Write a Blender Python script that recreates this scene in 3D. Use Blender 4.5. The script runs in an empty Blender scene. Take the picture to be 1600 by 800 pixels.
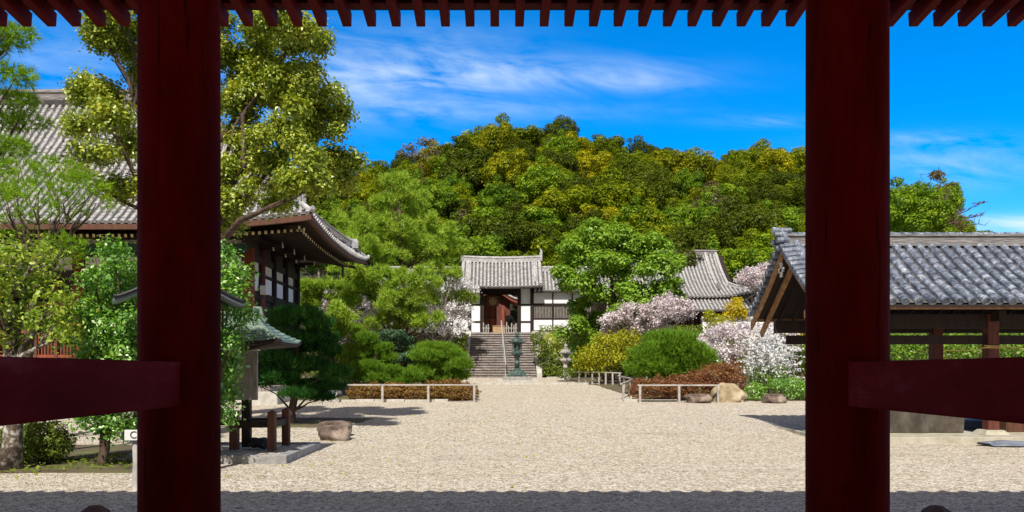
import bpy, math, random
import numpy as np
from mathutils import Vector, Matrix

# ------------------------------------------------------------------ camera, world, sun
sc = bpy.context.scene
COL = sc.collection
F, CX, CY, EYE = 1250.0, 780.0, 580.0, 1.75        # focal length in photo pixels, vanishing point, eye height

cam = bpy.data.cameras.new("camera"); camo = bpy.data.objects.new("camera", cam); COL.objects.link(camo)
camo.location = (0, 0, EYE); camo.rotation_euler = (math.radians(90), 0, 0)
cam.sensor_width = 36; cam.lens = 36 * F / 1600
cam.shift_x = (800 - CX) / 1600; cam.shift_y = (CY - 400) / 1600
cam.clip_end = 3000; cam.clip_start = 0.05
sc.camera = camo

SUN_EL = math.radians(50.2); SUN_AZ = math.atan2(-.15, -.82)
w = bpy.data.worlds.new("World"); sc.world = w; w.use_nodes = True
nt = w.node_tree; N = nt.nodes; L = nt.links
for n in list(N): N.remove(n)
wout = N.new('ShaderNodeOutputWorld'); bg = N.new('ShaderNodeBackground'); bg.inputs[1].default_value = 0.13
sky = N.new('ShaderNodeTexSky'); sky.sky_type = 'NISHITA'; sky.sun_disc = False
sky.sun_elevation = SUN_EL; sky.sun_rotation = SUN_AZ % (2 * math.pi)
sky.altitude = 1500; sky.air_density = 0.9; sky.dust_density = 0.1; sky.ozone_density = 3.0
hs = N.new('ShaderNodeHueSaturation'); hs.inputs['Saturation'].default_value = 1.5; hs.inputs['Value'].default_value = 1.6
hs.inputs['Hue'].default_value = 0.503
L.new(sky.outputs[0], hs.inputs['Color'])
tc = N.new('ShaderNodeTexCoord'); sp = N.new('ShaderNodeSeparateXYZ'); L.new(tc.outputs['Generated'], sp.inputs[0])
def M(op, a, b=None, c=None, tree=None):
    n = (tree or nt).nodes.new('ShaderNodeMath'); n.operation = op
    for i, v in enumerate((a, b, c)):
        if v is None: continue
        if hasattr(v, 'links') or hasattr(v, 'is_output'): (tree or nt).links.new(v, n.inputs[i])
        else: n.inputs[i].default_value = v
    return n.outputs[0]
ysafe = M('MAXIMUM', sp.outputs[1], 0.05)
U = M('DIVIDE', sp.outputs[0], ysafe); W = M('DIVIDE', sp.outputs[2], ysafe)
def blob(px, py, rx, ry, amp):
    u0, w0, a, b = (px - CX) / F, (CY - py) / F, rx / F, ry / F
    d = M('ADD', M('POWER', M('DIVIDE', M('SUBTRACT', U, u0), a), 2), M('POWER', M('DIVIDE', M('SUBTRACT', W, w0), b), 2))
    return M('MULTIPLY', M('EXPONENT', M('MULTIPLY', d, -1)), amp)
mask = None
for b in [(640, 110, 170, 55, .8), (860, 118, 190, 24, .75), (740, 175, 260, 16, .35), (1010, 130, 80, 14, .4), (60, 95, 200, 60, .5), (1500, 255, 170, 34, .55), (1440, 220, 120, 12, .4),
          (1620, 352, 130, 14, 1.7), (1210, 190, 90, 8, .4), (450, 140, 160, 60, .5)]:
    v = blob(*b); mask = v if mask is None else M('ADD', mask, v)
cmb = N.new('ShaderNodeCombineXYZ')
L.new(M('MULTIPLY', U, 3.2), cmb.inputs[0]); L.new(M('ADD', M('MULTIPLY', W, 17.0), M('MULTIPLY', U, 1.6)), cmb.inputs[1])
nz = N.new('ShaderNodeTexNoise'); nz.inputs['Scale'].default_value = 1.7; nz.inputs['Detail'].default_value = 9
nz.inputs['Roughness'].default_value = .62; nz.inputs['Distortion'].default_value = .7
L.new(cmb.outputs[0], nz.inputs['Vector'])
st = M('MULTIPLY', M('SUBTRACT', nz.outputs[0], .34), 2.6)
cmb2 = N.new('ShaderNodeCombineXYZ'); L.new(M('MULTIPLY', U, 26), cmb2.inputs[0]); L.new(M('ADD', M('MULTIPLY', W, 60), M('MULTIPLY', U, 20)), cmb2.inputs[1])
nz2 = N.new('ShaderNodeTexNoise'); nz2.inputs['Scale'].default_value = 1.0; nz2.inputs['Detail'].default_value = 5
L.new(cmb2.outputs[0], nz2.inputs['Vector'])
st = M('ADD', st, M('MULTIPLY', M('SUBTRACT', nz2.outputs[0], .5), .7))
cf = N.new('ShaderNodeClamp'); L.new(M('MULTIPLY', M('MULTIPLY', mask, st), .72), cf.inputs[0]); cf.inputs[2].default_value = .93
mxw = N.new('ShaderNodeMix'); mxw.data_type = 'RGBA'
# pale sky tone added out of frame, overhead and behind, to whiten the shade
sky_fill = N.new('ShaderNodeMapRange'); sky_fill.interpolation_type = 'SMOOTHSTEP'
L.new(M('SUBTRACT', sp.outputs[2], M('MULTIPLY', M('MINIMUM', sp.outputs[1], 0), 1.6)), sky_fill.inputs[0]); sky_fill.inputs[1].default_value = .44; sky_fill.inputs[2].default_value = .80
sky_fill.inputs[4].default_value = .94
mv = N.new('ShaderNodeMix'); mv.data_type = 'RGBA'; L.new(sky_fill.outputs[0], mv.inputs[0]); L.new(hs.outputs[0], mv.inputs[6]); mv.inputs[7].default_value = (2.5, 2.15, 2.05, 1)
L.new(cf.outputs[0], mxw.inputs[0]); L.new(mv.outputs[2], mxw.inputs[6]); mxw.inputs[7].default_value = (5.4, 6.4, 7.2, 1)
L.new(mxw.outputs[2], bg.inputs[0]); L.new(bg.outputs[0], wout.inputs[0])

sun = bpy.data.lights.new("sun", 'SUN'); suno = bpy.data.objects.new("sun", sun); COL.objects.link(suno)
sun.energy = 5.0; sun.angle = math.radians(.5); sun.color = (1, .93, .83)
suno.rotation_euler = Vector((.15, .82, -1)).to_track_quat('-Z', 'Y').to_euler()
suno.location = (0, -20, 40)
vs = sc.view_settings; vs.view_transform = 'Standard'; vs.look = 'None'; vs.exposure = 0.25; vs.gamma = 1
sc.render.engine = 'CYCLES'
sc.cycles.max_bounces = 6; sc.cycles.diffuse_bounces = 3; sc.cycles.glossy_bounces = 2; sc.cycles.transmission_bounces = 3
sc.cycles.use_denoising = True

R_ = random.Random(7); RN = np.random.default_rng(11)
def X(px, d): return (px - CX) * d / F
def Z(py, d): return EYE + (CY - py) * d / F

# ------------------------------------------------------------------ materials
def nodes(name):
    m = bpy.data.materials.new(name); m.use_nodes = True
    t = m.node_tree
    return m, t, t.nodes['Principled BSDF']
def c4(c): return (c[0], c[1], c[2], 1)
def ramp(t, src, stops):
    r = t.nodes.new('ShaderNodeValToRGB'); e = r.color_ramp.elements
    e[0].position, e[0].color = stops[0][0], c4(stops[0][1]); e[1].position, e[1].color = stops[-1][0], c4(stops[-1][1])
    for p, c in stops[1:-1]: k = e.new(p); k.color = c4(c)
    t.links.new(src, r.inputs[0]); return r.outputs[0]
def noise(t, scale, detail=6, rough=.6, stretch=None, gen='Object', dist=0):
    tcn = t.nodes.new('ShaderNodeTexCoord'); out = tcn.outputs[gen]
    if stretch:
        mp = t.nodes.new('ShaderNodeMapping'); mp.inputs['Scale'].default_value = stretch; t.links.new(out, mp.inputs[0]); out = mp.outputs[0]
    n = t.nodes.new('ShaderNodeTexNoise'); n.inputs['Scale'].default_value = scale; n.inputs['Detail'].default_value = detail
    n.inputs['Roughness'].default_value = rough; n.inputs['Distortion'].default_value = dist
    t.links.new(out, n.inputs['Vector']); return n.outputs[0]
def bump(t, bs, src, strength, dist=.02):
    b = t.nodes.new('ShaderNodeBump'); b.inputs['Strength'].default_value = strength; b.inputs['Distance'].default_value = dist
    t.links.new(src, b.inputs['Height']); t.links.new(b.outputs[0], bs.inputs['Normal'])
def surf(name, stops, scale=3, rough=.7, bmp=.3, bdist=.02, stretch=None, detail=8, spec=.4, nrough=.6, dist=0, metal=0):
    m, t, bs = nodes(name)
    n = noise(t, scale, detail, nrough, stretch, dist=dist)
    t.links.new(ramp(t, n, stops), bs.inputs['Base Color'])
    bs.inputs['Roughness'].default_value = rough; bs.inputs['Specular IOR Level'].default_value = spec; bs.inputs['Metallic'].default_value = metal
    if bmp: bump(t, bs, noise(t, scale * 4, 6, .6, stretch), bmp, bdist)
    return m
MT = {}
MT['red'] = surf('old_red_paint', [(.28, (.05, .001, .001)), (.42, (.10, .003, .001)), (.54, (.155, .005, .003)), (.62, (.11, .004, .002)), (.70, (.19, .012, .008)), (.8, (.30, .06, .05))], 2.6, .75, .8, .01, (1, 1, .22), spec=.04, detail=12, nrough=.72)
def checks(m):                         # long drying cracks running with the grain
    t = m.node_tree; bs = t.nodes['Principled BSDF']; l = bs.inputs['Base Color'].links[0]; src = l.from_socket
    n = noise(t, 1, 3, .6, (26, 26, .9), dist=.4); k = ramp(t, n, [(.30, (.25, .2, .2)), (.36, (1, 1, 1)), (.62, (1, 1, 1)), (.75, (1.35, 1.3, 1.3))])
    mx = t.nodes.new('ShaderNodeMix'); mx.data_type = 'RGBA'; mx.blend_type = 'MULTIPLY'; mx.inputs[0].default_value = 1
    t.links.new(src, mx.inputs[6]); t.links.new(k, mx.inputs[7]); t.links.new(mx.outputs[2], bs.inputs['Base Color'])
checks(MT['red'])
MT['railred'] = surf('worn_red_rail_paint', [(.28, (.10, .003, .003)), (.45, (.20, .006, .006)), (.58, (.26, .012, .014)), (.66, (.33, .045, .045)), (.85, (.40, .10, .10))], 3.2, .7, .6, .008, (1, .35, 1), spec=.05, detail=12, nrough=.7)
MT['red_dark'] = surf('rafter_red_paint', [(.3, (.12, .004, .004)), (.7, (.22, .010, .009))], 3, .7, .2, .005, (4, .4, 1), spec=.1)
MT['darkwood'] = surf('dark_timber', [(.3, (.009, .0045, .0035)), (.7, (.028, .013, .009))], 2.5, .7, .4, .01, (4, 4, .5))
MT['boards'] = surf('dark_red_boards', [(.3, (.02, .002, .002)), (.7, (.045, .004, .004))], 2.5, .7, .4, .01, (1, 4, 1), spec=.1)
MT['brownwood'] = surf('brown_timber', [(.3, (.06, .025, .014)), (.7, (.14, .055, .03))], 3, .7, .4, .01, (4, 4, .5))
MT['redwood'] = surf('rust_red_timber', [(.3, (.16, .035, .016)), (.7, (.30, .075, .03))], 3, .65, .3, .01, (4, 4, .4))
MT['postwood'] = surf('dark_red_post_timber', [(.3, (.07, .018, .012)), (.7, (.15, .045, .03))], 3, .7, .4, .01, (4, 4, .5))
MT['barge'] = surf('orange_timber', [(.3, (.17, .08, .03)), (.7, (.48, .27, .12))], 3, .6, .4, .01, (2, 2, 2))
MT['greywood'] = surf('weathered_grey_timber', [(.3, (.16, .14, .12)), (.7, (.36, .32, .29))], 5, .8, .5, .01, (3, 3, .6))
MT['railwood'] = surf('pale_rail_timber', [(.3, (.27, .25, .23)), (.7, (.50, .47, .43))], 5, .8, .5, .01)
MT['yellow'] = surf('ochre_paint', [(.3, (.45, .34, .12)), (.7, (.62, .5, .25))], 8, .7, .1)
MT['cream'] = surf('cream_plaster', [(.3, (.50, .46, .38)), (.7, (.62, .58, .5))], 2, .85, .1)
MT['white'] = surf('white_plaster', [(.25, (.60, .61, .63)), (.5, (.78, .79, .82)), (.7, (.84, .85, .88))], 1.2, .85, .1, stretch=(1, 1, .5))
MT['green_paint'] = surf('dark_green_paint', [(.3, (.006, .035, .018)), (.7, (.015, .07, .03))], 3, .6, .1)
MT['stone'] = surf('grey_granite', [(.3, (.19, .18, .17)), (.55, (.33, .32, .3)), (.75, (.45, .43, .4))], 9, .8, .6, .01)
MT['kerb'] = surf('kerb_granite', [(.3, (.17, .17, .17)), (.55, (.30, .295, .29)), (.75, (.43, .42, .40))], 6, .8, .6, .01)
MT['palestone'] = surf('pale_stone', [(.25, (.3, .28, .24)), (.5, (.46, .44, .4)), (.75, (.58, .56, .52))], 4, .8, .5, .01)
MT['mossstone'] = surf('stained_platform_stone', [(.25, (.22, .19, .09)), (.5, (.4, .38, .30)), (.75, (.5, .48, .42))], 3, .8, .5, .01)
MT['step'] = surf('worn_stair_stone', [(.25, (.14, .12, .11)), (.5, (.30, .265, .245)), (.75, (.46, .42, .39))], 2.3, .85, .7, .02, (1, 4, 3))
MT['riser'] = surf('shade_toned_riser', [(.25, (.08, .068, .06)), (.5, (.19, .165, .15)), (.75, (.32, .29, .27))], 3, .9, .6, .02, (1, 4, 3))  # darker colour paints in the shade below each tread nosing
MT['rock'] = surf('brown_rock', [(.3, (.04, .028, .022)), (.48, (.14, .10, .08)), (.6, (.28, .22, .18)), (.75, (.48, .43, .36))], 2.2, .85, .9, .05)
MT['rocky'] = surf('tan_rock', [(.25, (.16, .10, .05)), (.5, (.40, .32, .2)), (.72, (.58, .52, .4)), (.85, (.2, .19, .17))], 1.8, .85, .9, .06)
MT['basin'] = surf('dark_stained_basin_stone', [(.3, (.03, .025, .02)), (.5, (.075, .062, .048)), (.7, (.14, .125, .105))], 2.2, .6, .4, .01, (1.3, 1.3, .7), nrough=.7)
MT['copper'] = surf('verdigris_copper', [(.25, (.07, .12, .095)), (.5, (.145, .215, .17)), (.75, (.27, .34, .28))], 5, .6, .3, .01, (1, 1, 1))
MT['bronze'] = surf('green_bronze', [(.25, (.02, .03, .028)), (.5, (.06, .10, .09)), (.75, (.2, .27, .25))], 6, .45, .4, .01, metal=.3)
MT['slate'] = surf('blue_grey_metal', [(.3, (.12, .14, .18)), (.7, (.2, .23, .28))], 3, .4, .1)
MT['gold'] = surf('gilt', [(.3, (.25, .15, .05)), (.7, (.45, .30, .12))], 6, .5, .1)
MT['steel'] = surf('pale_metal_rail', [(.3, (.45, .45, .45)), (.7, (.62, .62, .62))], 3, .4, .05, metal=.4)
MT['bluebox'] = surf('blue_plastic', [(.3, (.02, .045, .10)), (.7, (.06, .10, .18))], 2, .5, .1)
MT['black'] = surf('blackened_object', [(.3, (.01, .01, .012)), (.7, (.03, .03, .035))], 4, .5, .3)
MT['card'] = surf('unpainted_pine_box', [(.3, (.36, .23, .12)), (.7, (.5, .34, .19))], 3, .7, .1)
MT['signwhite'] = surf('white_sign_paint', [(.3, (.66, .66, .64)), (.7, (.78, .78, .76))], 6, .6, .1)
MT['rope'] = surf('yellow_rope', [(.3, (.5, .36, .1)), (.7, (.65, .5, .2))], 20, .8, .1)
MT['bark'] = surf('brown_bark', [(.3, (.035, .022, .014)), (.55, (.10, .065, .045)), (.75, (.2, .15, .11))], 6, .9, .9, .03, (1, 1, .3))
MT['palebark'] = surf('mottled_pale_bark', [(.3, (.04, .03, .02)), (.5, (.12, .09, .065)), (.62, (.45, .43, .40)), (.8, (.55, .53, .5))], 9, .9, .7, .02)
MT['greybark'] = surf('grey_bark', [(.3, (.16, .13, .11)), (.7, (.36, .31, .27))], 4, .9, .8, .03, (1, 1, .3))
MT['soil'] = surf('mossy_soil', [(.3, (.06, .045, .025)), (.5, (.11, .085, .05)), (.65, (.10, .12, .03)), (.8, (.3, .26, .2))], 1.2, .95, .7, .03)
MT['hill'] = surf('leaf_litter_slope', [(.3, (.015, .018, .007)), (.7, (.04, .045, .014))], .4, .95, .5, .1)
MT['floor'] = surf('gate_floor_stone', [(.3, (.20, .19, .17)), (.7, (.32, .30, .28))], 3, .8, .3, .01)

def gravel():
    m, t, bs = nodes('pale_gravel')
    tcn = t.nodes.new('ShaderNodeTexCoord')
    def vor(s, feat='F1'):
        v = t.nodes.new('ShaderNodeTexVoronoi'); v.inputs['Scale'].default_value = s; v.feature = feat
        t.links.new(tcn.outputs['Object'], v.inputs['Vector']); return v
    v1 = vor(42); v2 = vor(19)
    sepc = t.nodes.new('ShaderNodeSeparateColor'); t.links.new(v1.outputs['Color'], sepc.inputs[0])
    sepd = t.nodes.new('ShaderNodeSeparateColor'); t.links.new(v2.outputs['Color'], sepd.inputs[0])
    mixv = M('ADD', M('MULTIPLY', sepc.outputs[0], .62, tree=t), M('MULTIPLY', sepd.outputs[0], .38, tree=t), tree=t)
    col = ramp(t, mixv, [(.0, (.06, .045, .03)), (.2, (.28, .225, .16)), (.42, (.52, .455, .355)), (.65, (.69, .63, .52)), (.92, (.90, .86, .77))])
    big = noise(t, .35, 6, .6)
    tr_ = noise(t, .55, 4, .6, (.28, 1.6, 1), dist=.8)      # faint raked and trodden bands across the yard
    big = M('ADD', M('MULTIPLY', big, .5, tree=t), M('MULTIPLY', tr_, .5, tree=t), tree=t)
    colb = ramp(t, big, [(.34, (.80, .79, .77)), (.46, (1, 1, 1)), (.54, (.93, .925, .91)), (.66, (1.06, 1.06, 1.05))])
    mx = t.nodes.new('ShaderNodeMix'); mx.data_type = 'RGBA'; mx.blend_type = 'MULTIPLY'; mx.inputs[0].default_value = 1
    t.links.new(col, mx.inputs[6]); t.links.new(colb, mx.inputs[7]); t.links.new(mx.outputs[2], bs.inputs['Base Color'])
    bs.inputs['Roughness'].default_value = .9; bs.inputs['Specular IOR Level'].default_value = .2
    h = M('ADD', M('MULTIPLY', v1.outputs['Distance'], -1, tree=t), M('MULTIPLY', v2.outputs['Distance'], -.8, tree=t), tree=t)
    h = M('ADD', h, M('MULTIPLY', noise(t, 1.3, 5), 2.0, tree=t), tree=t)
    bump(t, bs, h, .9, .03)
    return m
MT['gravel'] = gravel()

def tiles(name, stops, scale):
    m, t, bs = nodes(name)
    n = noise(t, scale, 8, .65)
    n2 = noise(t, scale * .3, 3, .5)
    f = M('ADD', M('MULTIPLY', n, .75, tree=t), M('MULTIPLY', n2, .25, tree=t), tree=t)
    t.links.new(ramp(t, f, stops), bs.inputs['Base Color'])
    bs.inputs['Roughness'].default_value = .5; bs.inputs['Specular IOR Level'].default_value = .5
    bump(t, bs, n, .35, .01)
    return m
MT['tile_pale'] = tiles('pale_grey_tile', [(.28, (.16, .155, .155)), (.45, (.34, .335, .335)), (.6, (.48, .475, .475)), (.78, (.62, .61, .61))], 5)
MT['tile_blue'] = tiles('blue_grey_tile', [(.32, (.03, .04, .06)), (.44, (.085, .105, .145)), (.53, (.17, .20, .26)), (.60, (.34, .37, .42)), (.70, (.62, .65, .69))], 6)
MT['pan_pale'] = tiles('darker_pan_tile', [(.28, (.05, .05, .05)), (.5, (.13, .13, .13)), (.75, (.26, .26, .26))], 4)  # pans between the cover rows get a darker tone
MT['pan_blue'] = tiles('darker_blue_pan_tile', [(.28, (.03, .03, .035)), (.5, (.10, .095, .105)), (.75, (.26, .25, .26))], 4)
PAN = {'pale_grey_tile': MT['pan_pale'], 'blue_grey_tile': MT['pan_blue']}
MT['tile_ridge'] = surf('stacked_ridge_tile', [(.3, (.08, .075, .075)), (.5, (.19, .18, .18)), (.68, (.36, .34, .33))], 3, .7, .5, .02, (1, 1, 14))

LK = {}
def leafmat(name, cols, transl=.35, gloss=.10, objvar=.25):
    gloss *= .5; cols = [tuple(min(.85, q * LK.get(name, 1.25)) for q in c) for c in cols]
    m = bpy.data.materials.new(name); m.use_nodes = True; t = m.node_tree; t.nodes.clear()
    o = t.nodes.new('ShaderNodeOutputMaterial'); g = t.nodes.new('ShaderNodeNewGeometry'); oi = t.nodes.new('ShaderNodeObjectInfo')
    n = len(cols); stops = [(i / max(1, n - 1), c) for i, c in enumerate(cols)]
    hl = 'crown' in name
    nn = noise(t, .75 if hl else 1.6, 4, .6)
    f = M('ADD', M('MULTIPLY', g.outputs['Random Per Island'], .42 if hl else .5, tree=t), M('MULTIPLY', M('SUBTRACT', nn, .5, tree=t), 1.7 if hl else 1.2, tree=t), tree=t)
    f = M('ADD', f, .27 if hl else .25, tree=t)
    f = M('ADD', f, M('MULTIPLY', M('SUBTRACT', oi.outputs['Random'], .5, tree=t), objvar, tree=t), tree=t)
    col = ramp(t, f, stops)
    d = t.nodes.new('ShaderNodeBsdfDiffuse'); tr = t.nodes.new('ShaderNodeBsdfTranslucent'); gl = t.nodes.new('ShaderNodeBsdfGlossy')
    gl.inputs['Roughness'].default_value = .45; gl.inputs['Color'].default_value = (.7, .75, .6, 1)
    t.links.new(col, d.inputs[0])
    mc = t.nodes.new('ShaderNodeMix'); mc.data_type = 'RGBA'; mc.blend_type = 'MULTIPLY'; mc.inputs[0].default_value = 1
    t.links.new(col, mc.inputs[6]); mc.inputs[7].default_value = (1, 1, 1, 1) if name in ('cherry_blossom', 'white_blossom', 'white_spray') else (1.25, 1.15, .55, 1); t.links.new(mc.outputs[2], tr.inputs[0])
    m1 = t.nodes.new('ShaderNodeMixShader'); m1.inputs[0].default_value = transl; t.links.new(d.outputs[0], m1.inputs[1]); t.links.new(tr.outputs[0], m1.inputs[2])
    m2 = t.nodes.new('ShaderNodeMixShader'); m2.inputs[0].default_value = gloss; t.links.new(m1.outputs[0], m2.inputs[1]); t.links.new(gl.outputs[0], m2.inputs[2])
    t.links.new(m2.outputs[0], o.inputs[0]); return m
LK['light_pine_needle'] = 1.35; LK['fresh_green_leaf'] = 1.4; LK['black_pine_needle'] = 1.5; LK['camphor_leaf'] = 1.45; LK['pale_broad_leaf'] = 1.6; LK['glossy_leaf'] = 1.6; LK['cedar_spray'] = 1.5; LK['rusty_azalea_leaf'] = 1.5; LK['turning_azalea_leaf'] = 1.9; LK['olive_crown'] = 1.5; LK['yellow_olive_crown'] = 1.45; LK['green_crown'] = 1.35; LK['dark_crown'] = 1.3
LK.update({k: 1.0 for k in ('cherry_blossom', 'white_blossom', 'white_spray', 'golden_flower')})
LF = {
 'camphor': leafmat('camphor_leaf', [(.02, .045, .006), (.08, .13, .01), (.17, .23, .015), (.30, .345, .03), (.38, .36, .05)], .3, .16),
 'camellia': leafmat('glossy_leaf', [(.02, .075, .01), (.06, .17, .015), (.13, .28, .025), (.26, .40, .05)], .3, .24),
 'broad': leafmat('pale_broad_leaf', [(.08, .14, .02), (.16, .25, .03), (.30, .36, .05), (.40, .36, .08)], .4, .1),
 'azalea': leafmat('azalea_leaf', [(.05, .08, .015), (.12, .17, .02), (.2, .25, .03)], .3, .05),
 'blackpine': leafmat('black_pine_needle', [(.006, .028, .006), (.015, .065, .012), (.04, .12, .018)], .2, .03),
 'redpine': leafmat('light_pine_needle', [(.09, .16, .02), (.18, .29, .03), (.28, .40, .045), (.36, .42, .06)], .35, .03),
 'clip': leafmat('clipped_pine_needle', [(.06, .13, .012), (.13, .25, .02), (.21, .35, .03)], .3, .03),
 'clipblue': leafmat('clipped_juniper', [(.03, .07, .04), (.07, .14, .07), (.13, .23, .12)], .25, .05),
 'cedar': leafmat('cedar_spray', [(.07, .13, .008), (.14, .26, .012), (.24, .36, .02)], .35, .03),
 'fresh': leafmat('fresh_green_leaf', [(.05, .11, .01), (.11, .22, .018), (.20, .33, .03), (.28, .38, .04)], .35, .07),
 'yellow': leafmat('yellow_green_leaf', [(.14, .16, .01), (.30, .32, .015), (.45, .42, .02)], .35, .06),
 'gold': leafmat('golden_flower', [(.30, .28, .012), (.55, .45, .02), (.7, .56, .03)], .3, .03),
 'rust': leafmat('rusty_azalea_leaf', [(.04, .016, .009), (.11, .042, .022), (.19, .08, .035), (.14, .12, .03)], .25, .05),
 'rustgreen': leafmat('turning_azalea_leaf', [(.04, .02, .01), (.11, .05, .02), (.15, .10, .022), (.17, .07, .03)], .25, .05),
 'cherry': leafmat('cherry_blossom', [(.25, .17, .17), (.62, .52, .54), (.80, .74, .76), (.88, .86, .88)], .3, .02),
 'whitebloom': leafmat('white_blossom', [(.6, .57, .58), (.84, .82, .84), (.90, .90, .92)], .3, .02),
 'spirea': leafmat('white_spray', [(.30, .36, .18), (.74, .76, .76), (.84, .86, .9), (.86, .88, .92)], .3, .02),
 'hill_olive': leafmat('olive_crown', [(.025, .045, .004), (.08, .12, .005), (.16, .20, .007), (.30, .29, .010)], .3, .02, .3),
 'hill_yellow': leafmat('yellow_olive_crown', [(.03, .05, .004), (.10, .125, .005), (.23, .235, .007), (.36, .32, .010)], .3, .02, .3),
 'hill_dark': leafmat('dark_crown', [(.025, .04, .005), (.06, .085, .007), (.13, .15, .01)], .25, .02, .3),
 'hill_green': leafmat('green_crown', [(.025, .06, .006), (.07, .14, .01), (.16, .25, .015), (.28, .36, .02)], .3, .02, .3),
 'hill_grey': leafmat('dull_brown_crown', [(.07, .055, .03), (.13, .11, .06), (.2, .17, .09)], .25, .03, .3),
}

# ------------------------------------------------------------------ object helpers
ROOT = {}                                    # object -> world position of its frame
def tag(o, label=None, cat=None, group=None, kind=None):
    if label: o['label'] = label
    if cat: o['category'] = cat
    if group: o['group'] = group
    if kind: o['kind'] = kind
    return o
def thing(name, loc, label, cat, group=None):
    o = bpy.data.objects.new(name, None); o.empty_display_size = .3; COL.objects.link(o); o.location = loc
    ROOT[o.name] = Vector(loc); return tag(o, label, cat, group)
def link(name, me, parent, world=(0, 0, 0)):
    o = bpy.data.objects.new(name, me); COL.objects.link(o)
    if parent: o.parent = parent; ROOT[o.name] = ROOT[parent.name]
    else: o.location = world; ROOT[o.name] = Vector(world)
    return o
def kids(o): return [c for c in bpy.data.objects if c.parent == o]
def copy_tree(root, chs, loc, rz=0, s=1):
    r = root.copy(); COL.objects.link(r); r.location = loc; r.rotation_euler = (0, 0, rz)
    r.scale = (s, s, s) if not hasattr(s, '__len__') else s
    for c in chs:
        k = c.copy(); COL.objects.link(k); k.parent = r
    return r

class MB:
    def __init__(s): s.v = []; s.f = []; s.m = []; s.mi = 0
    def add(s, vs, fs):
        b = len(s.v); s.v += [tuple(map(float, p)) for p in vs]
        for f in fs: s.f.append([i + b for i in f]); s.m.append(s.mi)
        return s
    def hexa(s, p): return s.add(p, [(0, 3, 2, 1), (4, 5, 6, 7), (0, 1, 5, 4), (1, 2, 6, 5), (2, 3, 7, 6), (3, 0, 4, 7)])
    def box(s, x0, x1, y0, y1, z0, z1):
        return s.hexa([(x0, y0, z0), (x1, y0, z0), (x1, y1, z0), (x0, y1, z0), (x0, y0, z1), (x1, y0, z1), (x1, y1, z1), (x0, y1, z1)])
    def beam(s, a, b, wd, ht, w2=None, h2=None):
        a, b = Vector(a), Vector(b); d = (b - a).normalized()
        side = d.cross(Vector((0, 0, 1)))
        if side.length < 1e-4: side = Vector((1, 0, 0))
        side.normalize(); up = side.cross(d)
        w2 = w2 or wd; h2 = h2 or ht; P = []
        for c, ww, hh in ((a, wd, ht), (b, w2, h2)):
            P += [c - side * ww / 2 - up * hh / 2, c + side * ww / 2 - up * hh / 2, c + side * ww / 2 + up * hh / 2, c - side * ww / 2 + up * hh / 2]
        return s.hexa(P)
    def tube(s, pts, rad, n=8, cap=True):
        pts = [Vector(p) for p in pts]; V = []; Fc = []
        if not hasattr(rad, '__len__'): rad = [rad] * len(pts)
        prev = None
        for i, p in enumerate(pts):
            d = (pts[min(i + 1, len(pts) - 1)] - pts[max(i - 1, 0)])
            d = d.normalized() if d.length > 1e-6 else Vector((0, 0, 1))
            ref = prev if prev is not None else (Vector((1, 0, 0)) if abs(d.x) < .8 else Vector((0, 1, 0)))
            a = (ref - d * ref.dot(d)); a = a.normalized() if a.length > 1e-5 else d.orthogonal().normalized(); prev = a; b = d.cross(a)
            for k in range(n):
                t = 2 * math.pi * k / n; V.append(p + (a * math.cos(t) + b * math.sin(t)) * rad[i])
        for i in range(len(pts) - 1):
            for k in range(n):
                k2 = (k + 1) % n; Fc.append((i * n + k, i * n + k2, (i + 1) * n + k2, (i + 1) * n + k))
        if cap: Fc.append(tuple(range(n - 1, -1, -1))); Fc.append(tuple(range((len(pts) - 1) * n, len(pts) * n)))
        return s.add(V, Fc)
    def lathe(s, c, prof, n=24, rot=0):
        V = []; Fc = []
        for r, z in prof:
            for k in range(n):
                t = 2 * math.pi * k / n + rot; V.append((c[0] + r * math.cos(t), c[1] + r * math.sin(t), c[2] + z))
        m = len(prof)
        for i in range(m - 1):
            for k in range(n):
                k2 = (k + 1) % n; Fc.append((i * n + k, i * n + k2, (i + 1) * n + k2, (i + 1) * n + k))
        Fc.append(tuple(range(n - 1, -1, -1))); Fc.append(tuple(range((m - 1) * n, m * n)))
        return s.add(V, Fc)
    def sweep(s, pts, prof, closed=True):      # prof: (side, up) points; path pts; up is world z
        pts = [Vector(p) for p in pts]; V = []; Fc = []; n = len(prof)
        for i, p in enumerate(pts):
            d = pts[min(i + 1, len(pts) - 1)] - pts[max(i - 1, 0)]; side = Vector((d.y, -d.x, 0))
            side = side.normalized() if side.length > 1e-5 else Vector((1, 0, 0))
            for a, b in prof: V.append(p + side * a + Vector((0, 0, b)))
        for i in range(len(pts) - 1):
            for k in range(n):
                k2 = (k + 1) % n; Fc.append((i * n + k, i * n + k2, (i + 1) * n + k2, (i + 1) * n + k))
        Fc.append(tuple(range(n - 1, -1, -1))); Fc.append(tuple(range((len(pts) - 1) * n, len(pts) * n)))
        return s.add(V, Fc)
    def build(s, name, mats, parent=None, bevel=0, smooth=False, world=(0, 0, 0)):
        off = ROOT[parent.name] if parent else Vector(world)
        me = bpy.data.meshes.new(name)
        me.from_pydata([(x - off.x, y - off.y, z - off.z) for x, y, z in s.v], [], s.f)
        if getattr(s, 'tile', False): mats = [mats, PAN[mats.name]]
        for m in (mats if isinstance(mats, (list, tuple)) else [mats]): me.materials.append(m)
        if s.mi or getattr(s, 'tile', False): me.polygons.foreach_set('material_index', s.m)
        if smooth: me.polygons.foreach_set('use_smooth', [True] * len(s.f))
        me.validate(); me.update()
        o = link(name, me, parent, world)
        if bevel:
            b = o.modifiers.new('bevel', 'BEVEL'); b.width = bevel; b.segments = 2; b.limit_method = 'ANGLE'
        return o
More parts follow.
